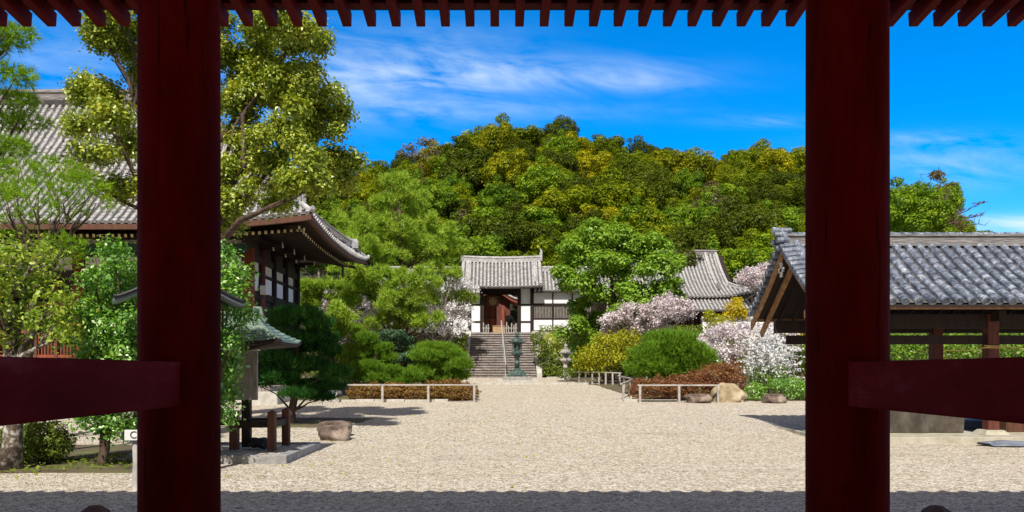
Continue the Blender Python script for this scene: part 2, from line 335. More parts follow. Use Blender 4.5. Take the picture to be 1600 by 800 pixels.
def npmesh(name, V, Fq, mat, parent=None, world=(0, 0, 0), smooth=False):
    off = np.array(ROOT[parent.name] if parent else world)
    V = np.asarray(V, dtype=np.float64) - off; Fq = np.asarray(Fq, dtype=np.int32); k = Fq.shape[1]
    me = bpy.data.meshes.new(name); me.vertices.add(len(V)); me.vertices.foreach_set('co', V.astype(np.float32).ravel())
    me.loops.add(Fq.size); me.loops.foreach_set('vertex_index', Fq.ravel())
    me.polygons.add(len(Fq)); me.polygons.foreach_set('loop_start', np.arange(0, Fq.size, k, dtype=np.int32))
    me.polygons.foreach_set('loop_total', np.full(len(Fq), k, dtype=np.int32))
    if smooth: me.polygons.foreach_set('use_smooth', np.ones(len(Fq), dtype=bool))
    me.materials.append(mat); me.update(calc_edges=True); me.validate()
    return link(name, me, parent, world)

# ------------------------------------------------------------------ foliage
def unit(a): return a / np.maximum(1e-9, np.linalg.norm(a, axis=1))[:, None]
def pick(lobes, n, shell=(.55, 1.05), upb=.25):
    C = np.array([l[0] for l in lobes], float); Rr = np.array([l[1] for l in lobes], float)
    wt = np.array([(l[2] if len(l) > 2 else 1) for l in lobes]) * (Rr.prod(axis=1) ** .72); wt /= wt.sum()
    i = RN.choice(len(lobes), n, p=wt)
    d = RN.normal(size=(n, 3)); d[:, 2] += upb; d = unit(d)
    rr = shell[0] + (shell[1] - shell[0]) * RN.random(n) ** .6
    # uneven outline: a wobble by direction and lobe
    wob = 1 + .16 * np.sin(d[:, 0] * 7 + i * 1.7) * np.sin(d[:, 1] * 6 + i) + .10 * np.sin(d[:, 2] * 11 + i * 2.3)
    return C[i] + d * Rr[i] * (rr * wob)[:, None], d
def leaves(lobes, n, size, aspect=.5, out=.7, rnd=.9, up=.5, shell=(.55, 1.05), fold=.12, sv=.35, gather=0):
    if gather:                               # leaves come in sprigs: clusters of `gather` around shared centres
        P0, D0 = pick(lobes, n // gather, shell); P = np.repeat(P0, gather, 0); D = np.repeat(D0, gather, 0)
        P = P + RN.normal(size=P.shape) * size * 1.1; n = len(P)
    else: P, D = pick(lobes, n, shell)
    nr = unit(D * out + RN.normal(size=(n, 3)) * rnd * .6 + np.array([0, 0, up]))
    t = unit(np.cross(nr, RN.normal(size=(n, 3)))); b = np.cross(nr, t)
    s = size * (1 + sv * RN.normal(size=n)).clip(.4, 2)[:, None]
    V = np.empty((n, 4, 3)); V[:, 0] = P - t * s * .5; V[:, 2] = P + t * s * .5
    V[:, 1] = P + b * s * aspect * .5 + nr * s * fold; V[:, 3] = P - b * s * aspect * .5 + nr * s * fold
    return V.reshape(-1, 3), np.arange(4 * n).reshape(-1, 4)
def needles(lobes, n, length, k=9, width=.05, shell=(.6, 1.05), up=.5, spread=.8, out=.6, droop=0):
    P, D = pick(lobes, n, shell); m = n * k
    P = np.repeat(P, k, 0); D = np.repeat(D, k, 0)
    dr = unit(D * out + np.array([0, 0, up - droop]) + RN.normal(size=(m, 3)) * spread * .6)
    side = unit(np.cross(dr, RN.normal(size=(m, 3)))) * length * width
    Lh = length * (.7 + .6 * RN.random(m))[:, None]
    V = np.empty((m, 3, 3)); V[:, 0] = P - side; V[:, 1] = P + side; V[:, 2] = P + dr * Lh
    return V.reshape(-1, 3), np.arange(3 * m).reshape(-1, 3)
def lob(px, py, rx, ry, d, dd=0, w=1, ydep=None):   # lobe seen at a photo position, at distance d+dd
    D = d + dd; r = rx * D / F; return ((X(px, D), D, Z(py, D)), (r, ydep or r * .9, ry * D / F), w)
def dome_lobes(c, R, Hh, n, lr, rng):               # lobes spread over a dome-shaped crown
    out = []
    for i in range(n):
        u = (i + .5) / n; ph = i * 2.39996 + rng.random() * .5
        zz = -.35 + 1.33 * u; rad = math.sqrt(max(0, 1 - max(0, zz) ** 2)) * (1 if zz > 0 else (1 + zz * .7))
        k = (.62 + .36 * rng.random()) * (1 + .18 * math.sin(ph * 2 + lr * 9))
        q = lr * (.6 + .95 * rng.random() ** 1.5)
        out.append(((c[0] + math.cos(ph) * rad * R * k, c[1] + math.sin(ph) * rad * R * k, c[2] + zz * Hh * k), (q, q, q * .72), 1))
    out.append((c, (R * .6, R * .6, Hh * .6), .3))
    return out
def wiggle(a, b, n=5, amp=.08, seed=0):
    rg = random.Random(seed); a, b = Vector(a), Vector(b); Ln = (b - a).length; out = [a]
    for i in range(1, n):
        t = i / n; out.append(a.lerp(b, t) + Vector((rg.uniform(-1, 1), rg.uniform(-1, 1), rg.uniform(-.4, .4))) * amp * Ln)
    return out + [b]
def limbs(mb, base, fork, lobes, r0, seed=0, every=1, r1=None, sides=8, twigs=0):
    rg = random.Random(seed); base, fork = Vector(base), Vector(fork)
    tr = wiggle(base, fork, 5, .03, seed); r1 = r1 or r0 * .6
    rads = [r0 * 1.35] + [r0 + (r1 - r0) * i / 5 for i in range(1, 6)]
    mb.tube(tr, rads, sides)
    for i, l in enumerate(lobes[::every]):
        c = Vector(l[0]); t = min(1, max(.35, (c.z - base.z) / max(.1, (fork.z - base.z)) * .8)) if c.z < fork.z + .6 else 1
        s = tr[int(t * 5)]
        p = wiggle(s, c, 5, .07, seed + i); mb.tube(p, [r1 * .55 * (1 - .82 * k / 5) for k in range(6)], 6)
        for q in range(twigs):
            e = c + Vector((rg.uniform(-1, 1), rg.uniform(-1, 1), rg.uniform(-.6, .8))) * l[1][0] * .9
            mb.tube(wiggle(p[3], e, 3, .1, seed + q + i * 7), [r1 * .16, r1 * .12, r1 * .08, r1 * .03], 4)
    return mb
def tree(name, label, cat, base, fork, lobes, kind, leaf, r0, bark='bark', seed=1, every=1, group=None, twigs=0, r1=None, **kw):
    t = thing(name, base, label, cat, group)
    limbs(MB(), base, fork, lobes, r0, seed, every, twigs=twigs, r1=r1).build('trunk', MT[bark], t, smooth=True)
    V, Fq = (leaves if kind == 'leaf' else needles)(lobes, **kw)
    npmesh('crown', V, Fq, LF[leaf], t); return t

# ------------------------------------------------------------------ ground
GY = [(-1e3, 0), (20, 0), (32, .5), (48, 1.05), (52, 1.38), (1e3, 1.38)]
def smooth01(t): t = min(1, max(0, t)); return t * t * (3 - 2 * t)
def G0(y):
    for (a, za), (b, zb) in zip(GY, GY[1:]):
        if y <= b: return za + (zb - za) * (y - a) / (b - a)
    return GY[-1][1]
TER = 4.5
def G(x, y):
    g = G0(y)
    if y > 52:
        k = smooth01((y - 52.2) / 5.4); g = g + (TER - g) * k
    return g
def sheet(name, xs, ys, fn, mat, kind='structure', dz=0, world=(0, 0, 0)):
    V = [(x, y, fn(x, y) + dz) for y in ys for x in xs]; n = len(xs)
    Fq = [(j * n + i, j * n + i + 1, (j + 1) * n + i + 1, (j + 1) * n + i) for j in range(len(ys) - 1) for i in range(n - 1)]
    o = npmesh(name, V, Fq, mat, None, world, smooth=True); return tag(o, kind=kind)
xs = [-900, -400, -200, -120] + list(np.arange(-80, 81, 2.0)) + [120, 200, 400, 900]
ys = [-300, -100, -40] + list(np.arange(-20, 20, 4.0)) + list(np.arange(20, 52, 1.0)) + list(np.arange(52, 60, .4)) + [70, 100, 200, 500, 1500]
def Gs(x, y):
    if -2.6 < x < 3.1 and 51 < y < 58.4: return G0(y) - .05   # the stairs stand here
    return G(x, y)
xs = sorted(set(xs + [-2.62, -2.58, 3.08, 3.12]))
sheet('ground', xs, ys, Gs, MT['gravel'])
def ragged(name, outline, mat, lift=.03):                     # bed of soil as a draped fan with an uneven edge
    cx = sum(p[0] for p in outline) / len(outline); cy = sum(p[1] for p in outline) / len(outline)
    pts = []
    for (a, b) in zip(outline, outline[1:] + outline[:1]):
        for k in range(14):
            t = k / 14; pts.append((a[0] + (b[0] - a[0]) * t + R_.uniform(-.10, .10), a[1] + (b[1] - a[1]) * t + R_.uniform(-.10, .10)))
    rings = 10; V = []
    for r in range(rings + 1):
        s = r / rings
        for p in pts:
            x = cx + (p[0] - cx) * s; y = cy + (p[1] - cy) * s; V.append((x, y, Gs(x, y) + (lift if r < rings else -.03)))
    n = len(pts); Fq = [(r * n + i, r * n + (i + 1) % n, (r + 1) * n + (i + 1) % n, (r + 1) * n + i) for r in range(rings) for i in range(n)]
    o = npmesh(name, V, Fq, mat, smooth=True); return tag(o, kind='structure')
ragged('garden_bed', [(-26, 13.4), (-5.9, 13.6), (-5.9, 16), (-7, 19), (-26, 19)], MT['soil'])
ragged('garden_bed', [(-8.2, 23.0), (-4.6, 22.9), (-3.9, 25.5), (-7.5, 26)], MT['soil'])
ragged('garden_bed', [(-14, 32.9), (-1.1, 32.6), (-1.3, 38), (-2.3, 51.5), (-18, 52)], MT['soil'], .05)
ragged('garden_bed', [(5.6, 33.2), (13, 32.4), (40, 32.4), (40, 52), (3.3, 52), (5.0, 45)], MT['soil'], .05)
ragged('bank', [(-45, 51.8), (-2.3, 51.9), (-2.3, 58), (-45, 58)], MT['soil'], .06)
ragged('bank', [(2.8, 51.9), (45, 51.8), (45, 58), (2.8, 58)], MT['soil'], .06)

# hill
CR = [(-160, 20), (-60, 31), (-27, 31), (-19, 32.5), (-9, 36), (-2, 39), (10, 40.5), (21, 37.5), (33, 35.5), (42, 35.5), (48, 33.5), (56, 33.5), (70, 28), (76, 26), (84, 25), (92, 15), (98, 10), (120, 6), (200, 4)]
def crest(x):
    for (a, za), (b, zb) in zip(CR, CR[1:]):
        if x <= b: return za + (zb - za) * max(0, x - a) / (b - a)
    return 4
def HILL(x, y):
    xe = x * 150 / max(60, y)                                # the shoulders run in towards the yard
    c = crest(xe); s = (y - 68) / 82
    if s < 0: return 4.2
    if s <= 1: return 4.2 + (c - 4.2) * s + .8 * math.sin(x * .21) * math.sin(y * .17) * s
    return c - (y - 150) * .25
sheet('hill', list(np.arange(-160, 201, 5.0)), list(np.arange(64, 230, 4.0)), lambda x, y: HILL(x, y) - (.4 if y < 69 else 0), MT['hill'])

# ------------------------------------------------------------------ tiled roof surface
def tile_surface(S, u0, u1, p, nc, r, keep=None, step=.03, ends=True, jit=.012):
    nper = int(round((u1 - u0) / p)); p = (u1 - u0) / nper
    pr = [(-1, -.1), (-.93, .7), (-.55, 1.12), (0, 1.3), (.55, 1.12), (.93, .7), (1, -.1)]; ir = [0] + [1] * 7; cv = np.array(ir * nper + [0])
    us = []; hs_ = []
    for i in range(nper):
        c = u0 + (i + .5) * p
        us.append(c - p / 2); hs_.append(-.35 * r)
        for a, b in pr: us.append(c + a * r); hs_.append(b * r)
    us.append(u1); hs_.append(-.35 * r)
    us = np.array(us); hs_ = np.array(hs_)
    rows = []
    for k in range(nc):
        j1 = RN.normal(size=nper) * jit; jj = np.concatenate([np.repeat(j1, 8), [0]])
        for v, e in ((k / nc, step), ((k + 1) / nc, 0)):
            P = S(us, np.full_like(us, v)); Pu = S(us + .01, np.full_like(us, v)); Pv = S(us, np.full_like(us, v + .01))
            nrm = unit(np.cross(Pu - P, Pv - P)); nrm *= np.sign(nrm[:, 2])[:, None]
            rows.append(P + nrm * (hs_ + e * np.where(cv > 0, .45, 1.0) + jj * (hs_ > 0))[:, None])
    V = np.concatenate(rows); n = len(us); m = len(rows); Fq = []
    for j in range(m - 1):
        v = (j // 2 + (.5 if j % 2 == 0 else 1)) / nc
        for i in range(n - 1):
            if keep is None or keep((us[i] + us[i + 1]) / 2, v): Fq.append((j * n + i, j * n + i + 1, (j + 1) * n + i + 1, (j + 1) * n + i))
    mb = MB(); mb.v = [tuple(q) for q in V]; mb.f = [list(f) for f in Fq]; mb.m = [1 if (f[0] % n) % 8 in (0, 7) else 0 for f in Fq]; mb.tile = True
    if ends:
        for i in range(nper):
            c = u0 + (i + .5) * p
            P = S(np.array([c]), np.array([0.]))[0]; Pv = S(np.array([c]), np.array([.02]))[0]
            d = Vector(P - Pv).normalized(); a = Vector((-d.y, d.x, 0)).normalized(); up = a.cross(d)
            if up.z < 0: up = -up
            ce = Vector(P) + d * .012 + up * step
            n0 = 10; rr = r * 1.06
            ring = [ce + (a * math.cos(t) + up * math.sin(t)) * rr for t in [2 * math.pi * q / n0 for q in range(n0)]]
            ring2 = [ce + d * .0 + (a * math.cos(t) + up * math.sin(t)) * rr * .72 for t in [2 * math.pi * q / n0 for q in range(n0)]]
            ring3 = [q - d * .018 for q in ring2]; back = [q - d * .16 for q in ring]
            fs = [(q, (q + 1) % n0, n0 + (q + 1) % n0, n0 + q) for q in range(n0)] + [(n0 + q, n0 + (q + 1) % n0, 2 * n0 + (q + 1) % n0, 2 * n0 + q) for q in range(n0)]
            fs += [tuple(range(2 * n0, 3 * n0))] + [(q, 3 * n0 + q, 3 * n0 + (q + 1) % n0, (q + 1) % n0) for q in range(n0)]
            mb.add(ring + ring2 + ring3 + back, fs)
    return mb
def under(S, u0, u1, nu, nv, off, keep=None, v1=1.0):          # closed board below a roof surface
    mb = MB(); V = []
    for z in (off, off - .06):
        for j in range(nv + 1):
            for i in range(nu + 1):
                P = S(np.array([u0 + (u1 - u0) * i / nu]), np.array([v1 * j / nv]))[0]; V.append((P[0], P[1], P[2] + z))
    n = nu + 1; K = n * (nv + 1); Fc = []
    for j in range(nv):
        for i in range(nu):
            if keep and not keep(u0 + (u1 - u0) * (i + .5) / nu, v1 * (j + .5) / nv): continue
            a = j * n + i; q = (a, a + 1, a + n + 1, a + n); Fc.append(q); Fc.append(tuple(K + x for x in reversed(q)))
            if j == 0: Fc.append((a, K + a, K + a + 1, a + 1))
    mb.add(V, Fc); return mb
RIDGE = [(-.16, 0), (-.16, .34), (-.2, .36), (-.2, .42), (-.1, .5), (0, .53), (.1, .5), (.2, .42), (.2, .36), (.16, .34), (.16, 0)]
def rprof(s): return [(a * s, b * s) for a, b in RIDGE]

# ------------------------------------------------------------------ the gate we stand in
gate = thing('timber_gate', (0, 0, 0), 'dark red timber gate whose thick columns and rafter ends frame the view', 'gate')
CX0, CX1, CD = -1.757, 1.912, 4.4
MB().box(-13, 13, -6.2, 6.2, .02, .16).build('floor_slab', MT['floor'], gate, bevel=.02)
for j, yy in enumerate((CD, -.2, -4.6)):
    for xx in (CX0, CX1, CX0 - 3.67, CX1 + 3.67, CX0 - 7.34, CX1 + 7.34):
        if j == 1 and xx in (CX0 - 3.67,): pass
        m = MB(); prof = [(.213, .30), (.214, 1.2), (.214, 2.5), (.212, 4.0), (.207, 5.6)]
        m.lathe((xx, yy, 0), prof, 48); m.build('column', MT['red'], gate, smooth=True)
        m = MB(); m.lathe((xx, yy, .155), [(.36, 0), (.36, .07), (.30, .14), (.27, .15)], 32); m.build('column_base', MT['stone'], gate)
for xx in (CX0, CX1):
    m = MB(); m.box(xx - .08, xx + .08, -.2, CD, 1.565, 1.80); m.build('rail', MT['railred'], gate, bevel=.006)
    m = MB(); m.box(xx - .08, xx + .08, -4.6, -.2, 1.565, 1.80); m.build('rail', MT['railred'], gate, bevel=.006)
for yy in (CD, -.2, -4.6):
    m = MB(); m.box(-12.8, 12.8, yy - .11, yy + .11, 4.62 + .3, 5.2); m.build('head_beam', MT['red'], gate, bevel=.01)
# roof frame: rafters slope gently outwards; boards above them
def rz_(y): return 5.02 + (7.3 - abs(y)) * .125
RX = [-.04 + .2245 * k for k in range(-48, 51)]
for xx in RX:
    m = MB()
    for sg in (1, -1):
        ys_ = [(7.3, rz_(7.3)), (0, rz_(0))]
        z1, z0_ = rz_(7.3), rz_(0)
        m = MB(); w2 = .04; y1 = 7.3 * sg
        A = [(xx - w2, y1, z1 - .128), (xx + w2, y1, z1 - .128), (xx + w2, y1 + .015 * sg, z1), (xx - w2, y1 + .015 * sg, z1)]
        B = [(xx - w2, 0, z0_ - .128), (xx + w2, 0, z0_ - .128), (xx + w2, 0, z0_), (xx - w2, 0, z0_)]
        m.hexa(A + B)
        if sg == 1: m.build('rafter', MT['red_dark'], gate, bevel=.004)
        elif abs(xx) < 7.4 and False: pass
for sg in (1, -1):
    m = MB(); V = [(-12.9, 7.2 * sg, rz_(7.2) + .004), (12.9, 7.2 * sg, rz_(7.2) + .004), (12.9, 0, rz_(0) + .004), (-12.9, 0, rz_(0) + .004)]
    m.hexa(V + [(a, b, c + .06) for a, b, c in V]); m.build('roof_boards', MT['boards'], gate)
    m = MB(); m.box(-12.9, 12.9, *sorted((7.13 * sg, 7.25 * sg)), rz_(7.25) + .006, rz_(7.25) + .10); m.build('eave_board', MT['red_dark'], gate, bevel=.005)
def SG(sg):
    def S(u, v): return np.stack([u, sg * (7.36 - 7.36 * v), 5.165 + 2.9 * (.7 * v + .3 * v * v)], 1)
    return S
for sg in (1, -1):
    tile_surface(SG(sg), -13, 13, .30, 22, .085, step=.025).build('tiled_roof', MT['tile_pale'], gate)
    under(SG(sg), -13, 13, 2, 8, -.035).build('roof_deck', MT['darkwood'], gate)
MB().sweep([(-13, 0, 8.0), (13, 0, 8.0)], rprof(1.2)).build('ridge', MT['tile_ridge'], gate)
for px, lab in ((148, 'low dark timber post top by the left column, at the bottom edge'), (1463, 'low dark timber post top by the right column, at the bottom edge')):
    x = X(px, 8.0); m = MB(); prof = [(.12, 0), (.12, .30), (.15, .31), (.145, .36), (.07, .405), (.02, .41)]
    t = thing('guard_post', (x, 8, 0), lab, 'post', 'low guard posts in front of the gate')
    m.lathe((x, 8, 0), prof[:2], 8, .3); m.build('shaft', MT['darkwood'], t)
    m = MB(); m.lathe((x, 8, .30), [(.13, 0), (.145, .05), (.06, .105), (.02, .11)], 7, .3); m.build('cap', MT['brownwood'], t)

# ------------------------------------------------------------------ worship hall (left)
hall = thing('worship_hall', (-17, 36.5, .4), 'large temple hall at the left with steep grey tiled roof and upturned corner', 'temple hall')
XC, YF, YB = -7.05, 30.0, 42.6; XL = -30.0; HD = 6.5; HW = 6.7; XW, YW, YW2 = -10.2, 32.6, 40.4
ZE, ZR = 7.32, 14.0
def liftf(d): return .36 * np.maximum(0, 1 - d / 5.5) ** 2.0
def hz(v): return ZE + (ZR - ZE) * (.72 * v + .28 * v * v)
def SF(u, v): return np.stack([u, YF + HD * v + 0 * u, hz(v) + liftf(XC - u) * (1 - v) ** 2], 1)
def SBk(u, v): return np.stack([u, YB - HD * v + 0 * u, hz(v) + liftf(XC - u) * (1 - v) ** 2], 1)
def SR(u, v): return np.stack([XC - HW * v + 0 * u, u, hz(v) + (liftf(u - YF) + liftf(YB - u)) * (1 - v) ** 2], 1)
kF = lambda u, v: u <= XC - HW * v + .1
kR = lambda u, v: YF + HD * v - .1 <= u <= YB - HD * v + .1
rf = tile_surface(SF, XL, XC, .3, 36, .082, kF, step=.028).build('front_roof_slope', MT['tile_pale'], hall)
tile_surface(SR, YF, YB, .3, 36, .082, kR, step=.028).build('side_roof_slope', MT['tile_pale'], hall)
tile_surface(SBk, XL, XC, .6, 10, .082, kF, step=.028, ends=False).build('back_roof_slope', MT['tile_pale'], hall)
XR = XC - HW
m = MB(); m.sweep([(XL, 36.5, ZR - .1), (XR, 36.5, ZR - .1)], rprof(1.35)); m.build('main_ridge', MT['tile_ridge'], hall)
def hip(y0, sg, t0=0):
    pts = []
    for k in range(13):
        v = t0 + (1 - t0) * k / 12; pts.append((XC - HW * v, y0 + sg * HD * v, float(hz(v)) + float(liftf(0)) * (1 - v) ** 2 + .02))
    return pts
for y0, sg in ((YF, 1), (YB, -1)):
    MB().sweep(hip(y0, sg, .12), rprof(.8)).build('hip_ridge', MT['tile_ridge'], hall)
    m = MB(); c = Vector(hip(y0, sg, .1)[0]); d = Vector((HW, -sg * HD, 0)).normalized()
    m.sweep([c + Vector((0, 0, .05)), c + d * .25 + Vector((0, 0, .08))], [(-.22, 0), (-.2, .35), (-.08, .5), (.08, .5), (.2, .35), (.22, 0)])
    m.tube([c + d * .1 + Vector((0, 0, .45)), c - d * .1 + Vector((0, 0, .5)), c - d * .22 + Vector((0, 0, .64))], [.06, .055, .045], 8)
    c2 = Vector(hip(y0, sg, 0)[0]); m.sweep([c + d * .2, c2 - Vector((0, 0, -.02)), c2 + d * .12 + Vector((0, 0, .1))], [(-.1, 0), (-.1, .1), (0, .17), (.1, .1), (.1, 0)])
    m.build('corner_ornament', MT['tile_pale'], hall)
# eave edge boards
ef = [(u, YF + .08, float(ZE + liftf(XC - u)) - .10) for u in np.linspace(XL, XC, 40)]
er = [(XC - .08, y, float(ZE + liftf(y - YF) + liftf(YB - y)) - .10) for y in np.linspace(YF, YB, 30)]
for pts in (ef, er): MB().sweep(pts, [(-.07, -.14), (-.07, .06), (.07, .06), (.07, -.14)]).build('eave_board', MT['brownwood'], hall)
# soffit boards, wall to eave
m = MB(); V = []
us_ = np.linspace(XL, XC, 30)
for u in us_: V += [(u, YF + .1, float(ZE + liftf(XC - u)) - .22), (min(u, XW + .2), YW + .1, 7.75)]
m.add(V + [(a, b, c + .05) for a, b, c in V], [(2 * i, 2 * i + 1, 2 * i + 3, 2 * i + 2) for i in range(29)] + [(60 + 2 * i, 60 + 2 * i + 2, 60 + 2 * i + 3, 60 + 2 * i + 1) for i in range(29)])
V = []
for y in np.linspace(YF, YB, 30):
    V += [(XC - .1, y, float(ZE + liftf(y - YF) + liftf(YB - y)) - .22), (XW - .1, min(max(y, YW - .1), YW2 + .1), 7.75)]
m.add(V + [(a, b, c + .05) for a, b, c in V], [(2 * i, 2 * i + 1, 2 * i + 3, 2 * i + 2) for i in range(29)] + [(60 + 2 * i, 60 + 2 * i + 2, 60 + 2 * i + 3, 60 + 2 * i + 1) for i in range(29)])
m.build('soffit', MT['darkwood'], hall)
def rafter(a, b, par, mat=(None)):
    m = MB(); m.beam(a, b, .09, .12); m.mi = 1
    A = Vector(a); d = (A - Vector(b)).normalized(); s = d.cross(Vector((0, 0, 1))).normalized(); u = s.cross(d); c = A + d * .003
    m.add([c - s * .05 - u * .06, c + s * .05 - u * .06, c + s * .05 + u * .06, c - s * .05 + u * .06], [(0, 1, 2, 3)])
    m.build('rafter', [MT['darkwood'], MT['yellow']], par)
for k in range(64):
    u = XC - .45 - k * .245
    rafter((u, YF + .75, float(ZE + .8 * liftf(XC - u)) - .36), (min(u, XW + .25), YW, 7.5), hall)
for k in range(34):
    y = YF + .4 + k * .36
    rafter((XC - .55, y, float(ZE + .8 * liftf(y - YF) + .8 * liftf(YB - y)) - .36), (XW, min(max(y, YW), YW2), 7.5), hall)
# body
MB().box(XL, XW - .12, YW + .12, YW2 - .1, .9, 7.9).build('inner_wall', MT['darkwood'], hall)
MB().box(XL, -8.6, 31.0, 42, .2, .95).build('stone_platform', MT['palestone'], hall, bevel=.02)
MB().box(XL, -9.0, 31.4, 41.6, .95, 1.15).build('veranda', MT['greywood'], hall)
cols_x = [XW - 3.45 * k for k in range(6)]
for x in cols_x:
    MB().lathe((x, YW, 1.15), [(.23, 0), (.23, 5.6)], 20).build('pillar', MT['redwood'], hall, smooth=True)
for y in (34.25, 36.0, 38.0, 40.2):
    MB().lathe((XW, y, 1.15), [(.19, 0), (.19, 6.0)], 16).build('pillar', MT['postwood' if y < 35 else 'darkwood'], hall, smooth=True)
for z0, z1, mt, pr in ((5.55, 5.84, 'darkwood', .16), (6.39, 6.57, 'darkwood', .18), (6.57, 6.91, 'green_paint', .24), (7.1, 7.4, 'darkwood', .3)):
    MB().box(XL, XW + .02, YW - pr, YW + .1, z0, z1).build('tie_beam', MT[mt], hall)
MB().box(XL, XW - .1, YW - .02, YW + .13, 6.91, 7.1).build('plaster_band', MT['cream'], hall)
for i in range(5):
    a, b = cols_x[i + 1], cols_x[i]
    MB().box(a + .28, b - .28, YW - .06, YW + .1, 5.85, 6.38).build('plaster_panel', MT['cream'], hall)
    for q in (a + .9, (a + b) / 2, b - .9):
        m = MB(); m.box(q - .05, q + .05, YW - .12, YW, 1.2, 5.5); m.build('door_post', MT['brownwood'], hall)
    m = MB()
    for k in range(22):
        q = a + .35 + k * .13; m.box(q, q + .045, YW - .05, YW - .01, 1.3, 3.3)
    for z in (1.3, 2.3, 3.3, 4.4): m.box(a + .25, b - .25, YW - .09, YW - .052, z, z + .12)
    m.build('lattice_door', MT['redwood'], hall)
    # bracket set above each pillar and between
    for q in (b, (a + b) / 2):
        m = MB(); m.box(q - .16, q + .16, YW - .45, YW - .25, 6.93, 7.05); m.box(q - .45, q + .45, YW - .42, YW - .28, 7.05, 7.18)
        for s_ in (-.4, 0, .4): m.box(q + s_ - .09, q + s_ + .09, YW - .46, YW - .24, 7.18, 7.3)
        m.build('bracket', MT['darkwood'], hall)
# side wall panels
seg = [(33.0, 33.75), (34.5, 35.7), (36.4, 37.55), (38.3, 39.4)]
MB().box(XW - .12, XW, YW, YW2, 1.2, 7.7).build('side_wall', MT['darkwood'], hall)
for a, b in seg:
    MB().box(XW - .02, XW + .045, a, b, 5.92, 6.30).build('plaster_panel', MT['cream'], hall)
    MB().box(XW - .02, XW + .045, a, b, 5.12, 5.76).build('plaster_panel', MT['white'], hall)
for z0, z1 in ((6.32, 6.6), (5.78, 5.9), (4.8, 5.10)):
    MB().box(XW, XW + .09, YW, YW2 + .1, z0, z1).build('tie_beam', MT['darkwood'], hall)
for y in (34.1, 36.05, 37.95, 39.9):
    for q, mt in ((.55, 'cream'), (.95, 'cream')):
        m = MB(); m.box(XW + .1, XW + q, y - .07, y + .07, 6.75 + q * .3, 6.87 + q * .3); m.mi = 1
        m.hexa([(XW + q + .003, y - .07, 6.72 + q * .3), (XW + q + .05, y - .07, 6.72 + q * .3), (XW + q + .05, y + .07, 6.72 + q * .3), (XW + q + .003, y + .07, 6.72 + q * .3),
                (XW + q + .003, y - .03, 6.98 + q * .3), (XW + q + .02, y - .03, 6.98 + q * .3), (XW + q + .02, y + .03, 6.98 + q * .3), (XW + q + .003, y + .03, 6.98 + q * .3)])
        m.build('bracket_arm', [MT['darkwood'], MT['cream']], hall)
m = MB(); d = 33.6; m.box(XW + .14, XW + .42, d, d + .3, Z(460, d), Z(446, d)); m.box(XW + .0, XW + .14, d + .1, d + .2, Z(452, d), Z(450, d))
m.build('wall_lamp', MT['signwhite'], hall, bevel=.02)
m = MB(); m.tube([(-7.9, 40.4, 7.2), (-7.9, 40.4, 6.5)], [.08, .06], 8); m.build('eave_bell', MT['bronze'], hall)
# posts and rail in front of the hall
for i, px in enumerate((130, 62)):
    x = X(px, 24); g = 0.16
    m = MB(); m.box(x - .12, x + .12, 23.9, 24.14, g - .02, 1.0 if i else .95); m.box(x - .15, x + .15, 23.87, 24.17, (1.0 if i else .95), (1.08 if i else 1.03))
    tag(m.build('stone_post', MT['palestone'], None, .01, world=(x, 24, g)), ('short square stone post between the round bush and the camellia', 'short square stone post hidden behind the round bush')[i], 'post')

# ------------------------------------------------------------------ arched canopy behind the camellia
cd = 13.8; ax = X(280, cd); zt = 2.86
ca = thing('arched_canopy', (ax, cd, 0), 'small canopy with dark arched roof, tips showing either side of the left column', 'canopy')
yaw = math.radians(27); ux, uy = math.cos(yaw), math.sin(yaw); vx_, vy_ = -uy, ux
def cpt(a, b, z): return (ax + ux * a + vx_ * b, cd + uy * a + vy_ * b, z)
arc = [(t * 1.03, zt + .40 * math.cos(min(1, abs(t)) * math.pi / 2) ** 1.3 + .03 * t ** 4) for t in np.linspace(-1, 1, 25)]
m = MB()
for (a0, z0), (a1, z1) in zip(arc, arc[1:]):
    m.hexa([cpt(a0, -.42, z0), cpt(a1, -.42, z1), cpt(a1, .42, z1), cpt(a0, .42, z0), cpt(a0, -.42, z0 + .06), cpt(a1, -.42, z1 + .06), cpt(a1, .42, z1 + .06), cpt(a0, .42, z0 + .06)])
m.build('arched_roof', MT['slate'], ca)
m = MB()
for q in (-.43, .43): m.tube([cpt(a, q, z + .07) for a, z in arc], .03, 8)
m.build('roof_edge', MT['black'], ca, smooth=True)
for s_ in (-.42, .42):
    p = cpt(s_, 0, 0); MB().box(p[0] - .07, p[0] + .07, p[1] - .07, p[1] + .07, 0, zt + .30).build('post', MT['brownwood'], ca)
MB().beam(cpt(-.6, 0, zt + .12), cpt(.6, 0, zt + .12), .10, .12).build('cross_beam', MT['brownwood'], ca)

